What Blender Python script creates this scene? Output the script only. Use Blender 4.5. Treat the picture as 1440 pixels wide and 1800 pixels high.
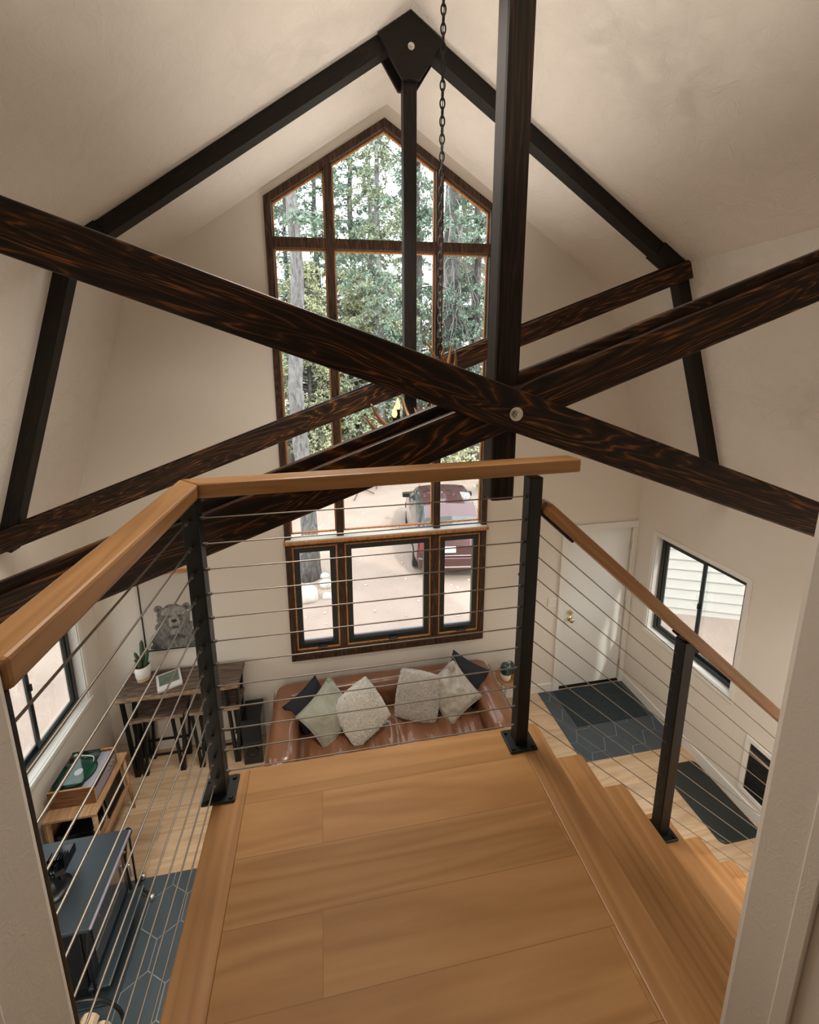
import bpy, bmesh, math, random
import numpy as np
from mathutils import Vector, Matrix, Euler, noise
from mathutils.geometry import tessellate_polygon
for o in list(bpy.data.objects): bpy.data.objects.remove(o)
sc = bpy.context.scene
COL = sc.collection
rnd = random.Random(7)
R = math.radians

# ------------------------------------------------------------------ camera
F_PX, PX, PY = 717.39, -34.7, -131.4
cam_d = bpy.data.cameras.new('camera'); cam = bpy.data.objects.new('camera', cam_d); COL.objects.link(cam)
cam_d.sensor_fit = 'VERTICAL'; cam_d.sensor_height = 36.0; cam_d.sensor_width = 28.8
cam_d.lens = F_PX / 1800 * 36.0
cam_d.shift_x = -PX / 1800; cam_d.shift_y = PY / 1800
cam_d.clip_start = 0.02; cam_d.clip_end = 300
pi_, ya, ro = R(-10.6993), R(9.1483), R(-0.6571)
fw = Vector((math.sin(ya)*math.cos(pi_), math.cos(ya)*math.cos(pi_), math.sin(pi_)))
r0 = Vector((math.cos(ya), -math.sin(ya), 0)); u0 = r0.cross(fw)
rr = r0*math.cos(ro) + u0*math.sin(ro); uu = -r0*math.sin(ro) + u0*math.cos(ro)
CAM = Vector((-0.6479, -3.9733, 4.0007))
cam.matrix_world = Matrix.Translation(CAM) @ Matrix(((rr.x, uu.x, -fw.x), (rr.y, uu.y, -fw.y), (rr.z, uu.z, -fw.z))).to_4x4()
sc.camera = cam

# ------------------------------------------------------------------ colour management, world, lights
sc.view_settings.view_transform = 'Standard'; sc.view_settings.look = 'None'
sc.view_settings.gamma = 1.0; sc.view_settings.use_curve_mapping = False
sc.view_settings.exposure = 0.85
sc.cycles.use_denoising = True
sc.cycles.max_bounces = 10; sc.cycles.diffuse_bounces = 5; sc.cycles.glossy_bounces = 4
sc.cycles.transmission_bounces = 6; sc.cycles.transparent_max_bounces = 16
sc.cycles.sample_clamp_indirect = 8.0
sc.cycles.caustics_reflective = False; sc.cycles.caustics_refractive = False
wd = bpy.data.worlds.new('overcast_sky'); sc.world = wd; wd.use_nodes = True
nt = wd.node_tree; nt.nodes.clear()
wo = nt.nodes.new('ShaderNodeOutputWorld'); bg = nt.nodes.new('ShaderNodeBackground')
tc = nt.nodes.new('ShaderNodeTexCoord'); sx = nt.nodes.new('ShaderNodeSeparateXYZ')
cr = nt.nodes.new('ShaderNodeValToRGB')
cr.color_ramp.elements[0].position = 0.0; cr.color_ramp.elements[0].color = (0.80, 0.80, 0.78, 1)
cr.color_ramp.elements[1].position = 0.5; cr.color_ramp.elements[1].color = (0.95, 0.97, 1.0, 1)
nt.links.new(tc.outputs['Generated'], sx.inputs[0]); nt.links.new(sx.outputs['Z'], cr.inputs[0])
nt.links.new(cr.outputs[0], bg.inputs['Color']); nt.links.new(bg.outputs[0], wo.inputs[0])
WORLD_STRENGTH = 3.25
bg.inputs['Strength'].default_value = WORLD_STRENGTH

def area(name, loc, direction, sx_, sy_, energy, color, portal=False):
    d = bpy.data.lights.new(name, 'AREA'); d.shape = 'RECTANGLE'; d.size = sx_; d.size_y = sy_
    d.energy = energy; d.color = color
    o = bpy.data.objects.new(name, d); COL.objects.link(o); o.location = loc
    o.rotation_euler = Vector(direction).to_track_quat('-Z', 'Y').to_euler()
    if portal: d.cycles.is_portal = True
    else: d.spread = R(125)
    return o
area('window_portal_front', (-0.026, 0.35, 3.4), (0, -1, 0), 2.3, 5.4, 1, (1, 1, 1), True)
area('window_portal_right', (3.25, -0.78, 1.5), (-1, 0, 0), 1.2, 1.3, 1, (1, 1, 1), True)
area('window_portal_left', (-3.25, -0.78, 1.5), (1, 0, 0), 1.2, 1.3, 1, (1, 1, 1), True)
WARM = (1.0, 0.91, 0.81)
area('loft_fill_up', (-0.25, -3.05, 4.35), (0.0, 0.0, 1.0), 2.2, 0.4, 6, WARM)  # unseen fill, added to bounce light off the ceiling into the room
area('gable_fill_up', (0.0, -0.45, 4.25), (0.0, 0.0, 1.0), 1.6, 0.25, 5, WARM)  # no fixture here: fill added to brighten the ceiling beside the gable window
area('chandelier_uplight', (0.0, -1.73, 4.12), (0.0, 0.0, 1.0), 0.5, 0.5, 5, WARM)
area('loft_fill_down', (-0.62, -1.85, 5.35), (0.0, 0.0, -1.0), 0.8, 1.1, 22, WARM)  # added soft fill without a fixture, lifts the landing and beam tops
area('hall_fill', (-0.45, -4.5, 5.05), (0.0, 0.0, -1.0), 0.9, 0.7, 1.3, WARM)  # unseen fill behind the camera, added to light landing and near beams
area('under_loft_light', (-2.0, -3.0, 2.7), (0.0, 0.0, -1.0), 0.8, 0.6, 16, WARM)
area('stair_side_light', (2.0, -3.0, 3.0), (0.0, 0.0, -1.0), 0.8, 0.5, 14, WARM)
sd_ = bpy.data.lights.new('sun', 'SUN'); sd_.energy = 2.2; sd_.angle = R(3.0); sd_.color = (1.0, 0.93, 0.85)
sun = bpy.data.objects.new('sun', sd_); COL.objects.link(sun)
sun.rotation_euler = Vector((-0.28, 0.72, -0.80)).to_track_quat('-Z', 'Y').to_euler()

# ------------------------------------------------------------------ materials
def new_mat(name):
    m = bpy.data.materials.new(name); m.use_nodes = True
    n = m.node_tree.nodes; b = n['Principled BSDF']
    return m, n, m.node_tree.links, b
def bump(n, l, b, src, dist, strength=0.5):
    bp = n.new('ShaderNodeBump'); bp.inputs['Distance'].default_value = dist; bp.inputs['Strength'].default_value = strength
    l.new(src, bp.inputs['Height']); l.new(bp.outputs[0], b.inputs['Normal']); return bp
def plain(name, col, rough=0.5, metal=0.0, spec=0.5, noise_scale=None, noise_amt=0.15, bump_scale=None, bump_dist=0.002, coat=0.0, sheen=0.0):
    m, n, l, b = new_mat(name)
    b.inputs['Base Color'].default_value = (*col, 1); b.inputs['Roughness'].default_value = rough
    b.inputs['Metallic'].default_value = metal; b.inputs['Specular IOR Level'].default_value = spec
    b.inputs['Coat Weight'].default_value = coat; b.inputs['Sheen Weight'].default_value = sheen
    t = n.new('ShaderNodeTexCoord')
    if noise_scale:
        nz = n.new('ShaderNodeTexNoise'); nz.inputs['Scale'].default_value = noise_scale; nz.inputs['Detail'].default_value = 5
        l.new(t.outputs['Object'], nz.inputs['Vector'])
        mx = n.new('ShaderNodeMix'); mx.data_type = 'RGBA'
        mx.inputs[6].default_value = (*[max(0, c*(1-noise_amt)) for c in col], 1)
        mx.inputs[7].default_value = (*[min(1, c*(1+noise_amt)) for c in col], 1)
        l.new(nz.outputs[0], mx.inputs[0]); l.new(mx.outputs[2], b.inputs['Base Color'])
    if bump_scale:
        nb = n.new('ShaderNodeTexNoise'); nb.inputs['Scale'].default_value = bump_scale; nb.inputs['Detail'].default_value = 6
        l.new(t.outputs['Object'], nb.inputs['Vector']); bump(n, l, b, nb.outputs[0], bump_dist)
    return m
def wood(name, c_dark, c_mid, c_light, axis=0, scale=1.0, rough=0.45, contrast=(0.35, 0.55, 0.75), stretch=0.07, bump_d=0.0006, planks=None, coat=0.0, distortion=1.6, rings=9.0, var=(0.94, 1.05), seam=0.8, patch=0.0):
    """grain runs along the object axis given; planks=(length,width) adds board joints and per-board tone"""
    m, n, l, b = new_mat(name)
    t = n.new('ShaderNodeTexCoord'); mp = n.new('ShaderNodeMapping')
    s = [scale*1.0]*3; s[axis] = scale*stretch
    l.new(t.outputs['Object'], mp.inputs[0]); mp.inputs['Scale'].default_value = s
    vec = mp.outputs[0]
    if planks:
        br = n.new('ShaderNodeTexBrick'); br.offset = 0.37; br.inputs['Scale'].default_value = 1.0
        br.inputs['Brick Width'].default_value = planks[0]; br.inputs['Row Height'].default_value = planks[1]
        br.inputs['Mortar Size'].default_value = planks[2] if len(planks) > 2 else 0.0012; br.inputs['Bias'].default_value = 0
        br.inputs['Color1'].default_value = (0, 0, 0, 1); br.inputs['Color2'].default_value = (1, 1, 1, 1)
        br.inputs['Mortar'].default_value = (0.5, 0.5, 0.5, 1)
        if axis == 1:
            rm = n.new('ShaderNodeMapping'); rm.inputs['Rotation'].default_value = (0, 0, math.pi/2); l.new(t.outputs['Object'], rm.inputs[0]); l.new(rm.outputs[0], br.inputs[0])
        else: l.new(t.outputs['Object'], br.inputs[0])
        ad = n.new('ShaderNodeVectorMath'); ad.operation = 'MULTIPLY_ADD'
        ad.inputs[1].default_value = (7.3, 5.1, 3.7); l.new(br.outputs['Color'], ad.inputs[0]); l.new(vec, ad.inputs[2]); vec = ad.outputs[0]
    nz = n.new('ShaderNodeTexNoise'); nz.inputs['Scale'].default_value = 2.2; nz.inputs['Detail'].default_value = 3; nz.inputs['Distortion'].default_value = distortion
    l.new(vec, nz.inputs['Vector'])
    mu = n.new('ShaderNodeMath'); mu.operation = 'MULTIPLY'; mu.inputs[1].default_value = rings; l.new(nz.outputs[0], mu.inputs[0])
    fr = n.new('ShaderNodeMath'); fr.operation = 'PINGPONG'; fr.inputs[1].default_value = 0.5; l.new(mu.outputs[0], fr.inputs[0])
    n2 = n.new('ShaderNodeTexNoise'); n2.inputs['Scale'].default_value = 26; n2.inputs['Detail'].default_value = 5; l.new(vec, n2.inputs['Vector'])
    mixf = n.new('ShaderNodeMath'); mixf.operation = 'MULTIPLY_ADD'; mixf.inputs[1].default_value = 0.9
    l.new(fr.outputs[0], mixf.inputs[0]); 
    m3 = n.new('ShaderNodeMath'); m3.operation = 'MULTIPLY'; m3.inputs[1].default_value = 0.62; l.new(n2.outputs[0], m3.inputs[0]); l.new(m3.outputs[0], mixf.inputs[2])
    b.inputs['Specular IOR Level'].default_value = 0.22
    rp = n.new('ShaderNodeValToRGB'); e = rp.color_ramp.elements
    e[0].position = contrast[0]; e[0].color = (*c_dark, 1); e[1].position = contrast[2]; e[1].color = (*c_light, 1)
    em = e.new(contrast[1]); em.color = (*c_mid, 1)
    l.new(mixf.outputs[0], rp.inputs[0])
    colr = rp.outputs[0]
    if patch:   # the stain is worn through only in places
        pn = n.new('ShaderNodeTexNoise'); pn.inputs['Scale'].default_value = 1.1; pn.inputs['Detail'].default_value = 4; pn.inputs['Roughness'].default_value = 0.6; l.new(vec, pn.inputs['Vector'])
        pr = n.new('ShaderNodeMapRange'); pr.inputs[1].default_value = patch; pr.inputs[2].default_value = patch+0.16; l.new(pn.outputs[0], pr.inputs[0])
        pm = n.new('ShaderNodeMix'); pm.data_type = 'RGBA'; pm.inputs[6].default_value = (*[(a*0.6+b_*0.4) for a, b_ in zip(c_dark, c_mid)], 1)
        mr0 = n.new('ShaderNodeMapRange'); mr0.inputs[3].default_value = 0.12; mr0.inputs[4].default_value = 1.0; l.new(pr.outputs[0], mr0.inputs[0])
        l.new(mr0.outputs[0], pm.inputs[0]); l.new(colr, pm.inputs[7]); colr = pm.outputs[2]
    if planks:
        hs = n.new('ShaderNodeHueSaturation'); mr = n.new('ShaderNodeMapRange'); mr.inputs[3].default_value = var[0]; mr.inputs[4].default_value = var[1]
        l.new(br.outputs['Color'], mr.inputs[0]); l.new(mr.outputs[0], hs.inputs['Value']); l.new(colr, hs.inputs['Color'])
        mm = n.new('ShaderNodeMix'); mm.data_type = 'RGBA'; mm.inputs[7].default_value = (*[c*seam for c in c_dark], 1)
        l.new(br.outputs['Fac'], mm.inputs[0]); l.new(hs.outputs[0], mm.inputs[6]); colr = mm.outputs[2]
    l.new(colr, b.inputs['Base Color']); b.inputs['Roughness'].default_value = rough; b.inputs['Coat Weight'].default_value = coat
    b.inputs['Coat Roughness'].default_value = 0.25
    bump(n, l, b, mixf.outputs[0], bump_d, 0.6)
    return m
def plaster(name, col, b1=0.004, sc1=9.0, amt=0.05):
    m, n, l, b = new_mat(name)
    t = n.new('ShaderNodeTexCoord'); nz = n.new('ShaderNodeTexNoise'); nz.inputs['Scale'].default_value = sc1; nz.inputs['Detail'].default_value = 8; nz.inputs['Roughness'].default_value = 0.65
    nz.inputs['Distortion'].default_value = 1.2
    l.new(t.outputs['Object'], nz.inputs['Vector'])
    vo = n.new('ShaderNodeTexVoronoi'); vo.feature = 'DISTANCE_TO_EDGE'; vo.inputs['Scale'].default_value = 5.0
    wv = n.new('ShaderNodeVectorMath'); wv.operation = 'MULTIPLY_ADD'; wv.inputs[1].default_value = (0.7, 0.7, 0.7)
    l.new(nz.outputs['Color'], wv.inputs[0]); l.new(t.outputs['Object'], wv.inputs[2]); l.new(wv.outputs[0], vo.inputs['Vector'])
    ms = n.new('ShaderNodeTexNoise'); ms.inputs['Scale'].default_value = 0.9; ms.inputs['Detail'].default_value = 2; l.new(t.outputs['Object'], ms.inputs['Vector'])
    mr = n.new('ShaderNodeMapRange'); mr.inputs[1].default_value = 0.45; mr.inputs[2].default_value = 0.7; l.new(ms.outputs[0], mr.inputs[0])
    ml = n.new('ShaderNodeMath'); ml.operation = 'MULTIPLY'; l.new(vo.outputs[0], ml.inputs[0]); l.new(mr.outputs[0], ml.inputs[1])
    ad = n.new('ShaderNodeMath'); ad.operation = 'ADD'; l.new(nz.outputs[0], ad.inputs[0]); l.new(ml.outputs[0], ad.inputs[1])
    mx = n.new('ShaderNodeMix'); mx.data_type = 'RGBA'
    mx.inputs[6].default_value = (*[c*(1-amt) for c in col], 1); mx.inputs[7].default_value = (*[min(1, c*(1+amt)) for c in col], 1)
    l.new(nz.outputs[0], mx.inputs[0]); l.new(mx.outputs[2], b.inputs['Base Color'])
    b.inputs['Roughness'].default_value = 0.75
    bump(n, l, b, ad.outputs[0], b1, 0.7)
    return m
def bark_mat(name, dark, light):
    m, n, l, b = new_mat(name); t = n.new('ShaderNodeTexCoord'); mp = n.new('ShaderNodeMapping'); mp.inputs['Scale'].default_value = (1, 1, 0.28)
    nz = n.new('ShaderNodeTexNoise'); nz.inputs['Scale'].default_value = 16; nz.inputs['Detail'].default_value = 6; nz.inputs['Roughness'].default_value = 0.7; nz.inputs['Distortion'].default_value = 0.8
    l.new(t.outputs['Object'], mp.inputs[0]); l.new(mp.outputs[0], nz.inputs['Vector'])
    rp = n.new('ShaderNodeValToRGB'); rp.color_ramp.elements[0].position = 0.38; rp.color_ramp.elements[1].position = 0.60
    rp.color_ramp.elements[0].color = (*dark, 1); rp.color_ramp.elements[1].color = (*light, 1)
    l.new(nz.outputs[0], rp.inputs[0]); l.new(rp.outputs[0], b.inputs['Base Color']); b.inputs['Roughness'].default_value = 0.9
    bump(n, l, b, nz.outputs[0], 0.05, 0.9); return m
def glass_mat(name, tint=(0.93, 0.96, 0.95), refl=1.0):
    m = bpy.data.materials.new(name); m.use_nodes = True; n = m.node_tree.nodes; l = m.node_tree.links; n.clear()
    o = n.new('ShaderNodeOutputMaterial'); mx = n.new('ShaderNodeMixShader'); tr = n.new('ShaderNodeBsdfTransparent'); g = n.new('ShaderNodeBsdfGlossy')
    g.inputs['Roughness'].default_value = 0.02; tr.inputs[0].default_value = (*tint, 1)
    fz = n.new('ShaderNodeFresnel'); fz.inputs[0].default_value = 1.45
    ml = n.new('ShaderNodeMath'); ml.operation = 'MULTIPLY'; ml.inputs[1].default_value = refl; l.new(fz.outputs[0], ml.inputs[0])
    l.new(ml.outputs[0], mx.inputs[0]); l.new(tr.outputs[0], mx.inputs[1]); l.new(g.outputs[0], mx.inputs[2]); l.new(mx.outputs[0], o.inputs[0])
    return m
def emit(name, col, st):
    m = bpy.data.materials.new(name); m.use_nodes = True; n = m.node_tree.nodes; b = n['Principled BSDF']
    b.inputs['Base Color'].default_value = (*col, 1); b.inputs['Emission Color'].default_value = (*col, 1); b.inputs['Emission Strength'].default_value = st
    return m
M = {}
M['wall'] = plaster('cream_plaster', (0.74, 0.69, 0.62), 0.0007, 30, 0.03)
M['ceil'] = plaster('troweled_cream_plaster', (0.74, 0.685, 0.62), 0.018, 7, 0.06)
M['trim'] = plain('white_trim_paint', (0.78, 0.77, 0.73), 0.4, noise_scale=4, noise_amt=0.02)
M['door'] = plain('white_door_paint', (0.80, 0.81, 0.79), 0.22, noise_scale=3, noise_amt=0.02)
M['beam'] = wood('dark_stained_beam', (0.011, 0.007, 0.005), (0.040, 0.019, 0.010), (0.40, 0.145, 0.032), 0, 3.0, 0.5, (0.38, 0.66, 0.98), 0.085, 0.0006, distortion=0.9, rings=20, patch=0.37)
M['post'] = wood('dark_post_stain', (0.010, 0.008, 0.006), (0.026, 0.016, 0.010), (0.13, 0.055, 0.022), 0, 3.0, 0.55, (0.40, 0.72, 1.05), 0.06, 0.0005, distortion=0.7, rings=13, patch=0.45)
M['beam_dark'] = wood('near_black_rafter_stain', (0.009, 0.0075, 0.006), (0.018, 0.013, 0.010), (0.075, 0.038, 0.02), 0, 3.2, 0.55, (0.42, 0.72, 1.05), 0.08, 0.0005, distortion=0.9, rings=13, patch=0.48)
M['oak'] = wood('golden_oak', (0.34, 0.170, 0.062), (0.405, 0.208, 0.080), (0.46, 0.25, 0.10), 0, 2.4, 0.38, (0.30, 0.55, 0.9), 0.07, 0.0002, rings=9, distortion=0.8, coat=0.3)
M['oak_y'] = wood('golden_oak_long_boards', (0.34, 0.170, 0.062), (0.405, 0.208, 0.080), (0.46, 0.25, 0.10), 1, 2.4, 0.38, (0.30, 0.55, 0.9), 0.07, 0.0002, rings=9, distortion=0.8, coat=0.3)
M['oak_planks'] = wood('golden_oak_planks', (0.35, 0.176, 0.060), (0.41, 0.212, 0.077), (0.46, 0.25, 0.097), 0, 1.5, 0.5, (0.28, 0.55, 0.9), 0.10, 0.0002, planks=(1.9, 0.15, 0.0008), rings=9, distortion=0.9, var=(0.95, 1.05), seam=0.75)
M['floor'] = wood('pale_oak_floor', (0.50, 0.345, 0.205), (0.58, 0.42, 0.27), (0.64, 0.48, 0.33), 0, 1.6, 0.28, (0.28, 0.55, 0.9), 0.10, 0.0003, planks=(1.1, 0.13, 0.0008), rings=8, distortion=0.8, var=(0.90, 1.08), seam=0.7)
M['frame'] = wood('brown_window_frame', (0.030, 0.017, 0.011), (0.062, 0.034, 0.021), (0.15, 0.072, 0.036), 2, 4, 0.45, (0.35, 0.6, 1.0), 0.1, 0.0004)
M['bead'] = wood('orange_wood_bead', (0.35, 0.15, 0.05), (0.52, 0.24, 0.09), (0.62, 0.32, 0.13), 2, 5, 0.4, (0.3, 0.55, 0.85), 0.1, 0.0003)
M['black'] = plain('black_powder_coat', (0.006, 0.008, 0.008), 0.42, 0.0, 0.35, bump_scale=220, bump_dist=0.0004)
M['blackgreen'] = plain('black_window_sash', (0.012, 0.019, 0.018), 0.3)
M['cable'] = plain('steel_cable', (0.26, 0.235, 0.20), 0.4, 0.7)
M['steel'] = plain('galvanised_steel', (0.62, 0.60, 0.55), 0.3, 0.9)
M['brass'] = plain('polished_brass', (0.75, 0.58, 0.28), 0.18, 1.0)
M['glass'] = glass_mat('window_glass', (0.92, 0.95, 0.94), 0.45)
M['slate'] = plain('slate_blue_tile', (0.052, 0.070, 0.084), 0.34, noise_scale=5, noise_amt=0.25, bump_scale=30, bump_dist=0.0008)
M['grout'] = plain('pale_grout', (0.22, 0.24, 0.25), 0.8)
M['rug'] = plain('dark_teal_mat', (0.020, 0.032, 0.038), 0.95, noise_scale=40, noise_amt=0.5, bump_scale=400, bump_dist=0.002)
M['rubber'] = plain('black_foam_mat', (0.012, 0.018, 0.018), 0.45, bump_scale=120, bump_dist=0.001)
M['leather'] = plain('cognac_leather', (0.185, 0.078, 0.038), 0.30, noise_scale=3.5, noise_amt=0.38, bump_scale=9, bump_dist=0.015, coat=0.35)
M['desk'] = wood('weathered_grey_brown_wood', (0.070, 0.046, 0.034), (0.125, 0.088, 0.066), (0.20, 0.15, 0.115), 0, 3, 0.55, (0.3, 0.6, 0.9), 0.08, 0.0008)
M['deskedge'] = wood('pale_live_edge', (0.12, 0.075, 0.045), (0.22, 0.145, 0.09), (0.30, 0.21, 0.14), 0, 5, 0.6, (0.3, 0.6, 0.9), 0.15, 0.001)
M['walnut'] = wood('warm_walnut_side', (0.12, 0.055, 0.025), (0.19, 0.09, 0.04), (0.25, 0.13, 0.06), 0, 4, 0.4, (0.3, 0.6, 0.9), 0.1, 0.0003)
M['mute'] = plain('lilac_grey_laminate', (0.30, 0.30, 0.36), 0.4)
M['pale_oak'] = wood('pale_oak_furniture', (0.36, 0.21, 0.10), (0.46, 0.28, 0.15), (0.54, 0.35, 0.2), 1, 3, 0.45, (0.3, 0.6, 0.9), 0.1, 0.0003)
M['white_ceramic'] = plain('white_ceramic', (0.74, 0.71, 0.66), 0.35)
M['cork'] = plain('tan_pot_base', (0.45, 0.29, 0.15), 0.7, noise_scale=60)
M['cactus'] = plain('dark_green_cactus', (0.045, 0.085, 0.035), 0.5, noise_scale=20, noise_amt=0.3)
M['soil'] = plain('dark_soil', (0.03, 0.02, 0.015), 0.95)
M['paper'] = plain('white_paper', (0.68, 0.68, 0.66), 0.6)
M['canvas'] = plain('pale_picture_ground', (0.55, 0.51, 0.46), 0.7, noise_scale=2, noise_amt=0.05)
M['stove'] = plain('charcoal_stove_iron', (0.030, 0.042, 0.052), 0.38, 0.2, noise_scale=6, noise_amt=0.15)
M['ironblack'] = plain('black_iron', (0.008, 0.009, 0.010), 0.35, 0.3)
M['gloss'] = plain('gloss_black', (0.006, 0.007, 0.009), 0.08, 0.2)
M['lilac'] = plain('pale_bevelled_edge', (0.30, 0.28, 0.33), 0.3, 0.3)
M['stoveglass'] = plain('dark_stove_glass', (0.05, 0.055, 0.06), 0.06, 0.0, 0.9)
M['bark'] = bark_mat('grey_fir_bark', (0.07, 0.065, 0.065), (0.20, 0.19, 0.19))
M['bark2'] = bark_mat('dark_tree_bark', (0.035, 0.030, 0.028), (0.10, 0.09, 0.085))
M['needle'] = plain('blue_green_needles', (0.125, 0.185, 0.135), 0.6, noise_scale=1.5, noise_amt=0.4)
M['needle2'] = plain('yellow_green_leaves', (0.33, 0.345, 0.21), 0.6, noise_scale=1.2, noise_amt=0.35)
M['needle3'] = plain('mid_green_needles', (0.20, 0.235, 0.15), 0.6, noise_scale=1.2, noise_amt=0.35)
M['twig'] = plain('bleached_bare_twigs', (0.23, 0.215, 0.20), 0.8)
M['dirt'] = plain('pinkish_gravel_dirt', (0.285, 0.215, 0.18), 0.95, noise_scale=1.3, noise_amt=0.22, bump_scale=26, bump_dist=0.03)
M['rock'] = plain('pale_granite', (0.47, 0.44, 0.40), 0.85, noise_scale=5, noise_amt=0.2, bump_scale=9, bump_dist=0.03)
M['car'] = plain('maroon_car_paint', (0.055, 0.014, 0.017), 0.22, 0.3, coat=0.9)
M['carglass'] = plain('car_window_glass', (0.05, 0.055, 0.06), 0.05, 0.0, 0.9)
M['tyre'] = plain('tyre_rubber', (0.015, 0.015, 0.015), 0.8)
M['taillight'] = plain('red_tail_lens', (0.18, 0.02, 0.02), 0.15, coat=0.5)
M['chrome'] = plain('chrome', (0.75, 0.75, 0.76), 0.12, 1.0)
M['siding'] = plain('weathered_white_siding', (0.40, 0.385, 0.36), 0.7, noise_scale=3, noise_amt=0.08)
M['cabin'] = plain('rust_red_cabin_boards', (0.36, 0.12, 0.07), 0.8, noise_scale=2)
M['roofing'] = plain('grey_roofing', (0.16, 0.16, 0.17), 0.8)
M['antler'] = plain('brown_antler', (0.24, 0.115, 0.045), 0.38, noise_scale=14, noise_amt=0.5)
M['antler_tip'] = plain('dark_antler_tip', (0.05, 0.026, 0.014), 0.4, noise_scale=14)
M['bulb'] = emit('warm_filament_bulb', (1.0, 0.50, 0.18), 1.5)
M['cord'] = plain('bronze_chain', (0.016, 0.013, 0.011), 0.55, 0.3)
M['fur'] = plain('cream_faux_fur', (0.56, 0.52, 0.46), 1.0, 0, 0.1, noise_scale=7, noise_amt=0.2, bump_scale=26, bump_dist=0.03, sheen=0.5)
M['fur2'] = plain('taupe_faux_fur', (0.43, 0.385, 0.335), 1.0, 0, 0.1, noise_scale=7, noise_amt=0.2, bump_scale=26, bump_dist=0.03, sheen=0.5)
M['velvet'] = plain('sage_grey_velvet', (0.27, 0.275, 0.215), 0.5, 0, 0.3, noise_scale=5, noise_amt=0.3, bump_scale=7, bump_dist=0.02, sheen=0.6)
M['silver'] = plain('silvery_taupe_velvet', (0.33, 0.295, 0.245), 0.42, 0, 0.4, noise_scale=5, noise_amt=0.3, bump_scale=8, bump_dist=0.025, sheen=0.6)
M['blackcloth'] = plain('black_woven_cloth', (0.010, 0.011, 0.016), 0.9, bump_scale=90, bump_dist=0.004)
M['lampgreen'] = plain('dark_green_glaze', (0.008, 0.045, 0.035), 0.12, coat=0.6)
M['cream'] = plain('cream_glaze', (0.70, 0.62, 0.48), 0.3)
M['honey'] = plain('honey_stained_wood', (0.35, 0.16, 0.06), 0.35, noise_scale=12)
M['log'] = plain('split_firewood', (0.50, 0.38, 0.26), 0.85, noise_scale=12, noise_amt=0.25)
M['vinyl'] = plain('green_vinyl_record', (0.02, 0.10, 0.06), 0.18, coat=0.6)
M['sleeve_green'] = plain('green_record_sleeve', (0.05, 0.12, 0.08), 0.5)
M['grille'] = plain('black_heater_grille', (0.010, 0.011, 0.012), 0.4)
M['clear'] = glass_mat('clear_acrylic', (0.9, 0.92, 0.92), 1.2)

# ------------------------------------------------------------------ helpers
def empty(name, loc, label, cat, group=None):
    o = bpy.data.objects.new(name, None); COL.objects.link(o); o.location = loc
    o.empty_display_size = 0.1; o['label'] = label; o['category'] = cat
    if group: o['group'] = group
    return o
def wmat(o):
    m = o.matrix_basis.copy()
    return (o.parent_world @ m) if False else m
WM = {}
def link(o, parent):
    COL.objects.link(o)
    if parent is not None:
        o.parent = parent
        o.matrix_parent_inverse = WM.get(parent.name, Matrix.Translation(parent.location)).inverted()
def mesh_obj(name, me, m, parent=None, smooth=False, bev=0.0, segs=2, mw=None):
    o = bpy.data.objects.new(name, me)
    if m is not None:
        for k in (m if isinstance(m, (list, tuple)) else [m]): me.materials.append(k)
    if parent is not None:
        o.parent = parent
        pm = WM.get(parent.name)
        if pm is None: pm = Matrix.Translation(parent.location)
        o.matrix_parent_inverse = pm.inverted()
    COL.objects.link(o)
    if mw is not None: o.matrix_basis = mw
    WM[o.name] = mw if mw is not None else Matrix.Identity(4)
    if smooth:
        me.polygons.foreach_set('use_smooth', [True]*len(me.polygons))
    if bev > 0:
        b = o.modifiers.new('bevel', 'BEVEL'); b.width = bev; b.segments = segs; b.limit_method = 'ANGLE'; b.angle_limit = R(40)
    return o
def obj(name, bm, m, parent=None, smooth=False, bev=0.0, segs=2, mw=None):
    bmesh.ops.recalc_face_normals(bm, faces=bm.faces)
    me = bpy.data.meshes.new(name); bm.to_mesh(me); bm.free()
    return mesh_obj(name, me, m, parent, smooth, bev, segs, mw)
def struct(o): o['kind'] = 'structure'; return o
def tag(o, label, cat, group=None, kind=None):
    o['label'] = label; o['category'] = cat
    if group: o['group'] = group
    if kind: o['kind'] = kind
    return o
def box(bm, x0, x1, y0, y1, z0, z1, mi=0, M4=None):
    vs = [bm.verts.new(Vector(p) if M4 is None else M4 @ Vector(p)) for p in
          ((x0,y0,z0),(x1,y0,z0),(x1,y1,z0),(x0,y1,z0),(x0,y0,z1),(x1,y0,z1),(x1,y1,z1),(x0,y1,z1))]
    for f in ((0,3,2,1),(4,5,6,7),(0,1,5,4),(1,2,6,5),(2,3,7,6),(3,0,4,7)):
        bm.faces.new([vs[i] for i in f]).material_index = mi
def B(*a, **k):
    bm = bmesh.new(); box(bm, *a, **k); return bm
def frame_of(d, up=Vector((0, 0, 1))):
    d = Vector(d).normalized()
    if abs(d.dot(up)) > 0.999: up = Vector((0, 1, 0))
    s = up.cross(d).normalized(); u = d.cross(s)
    return d, s, u
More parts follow.
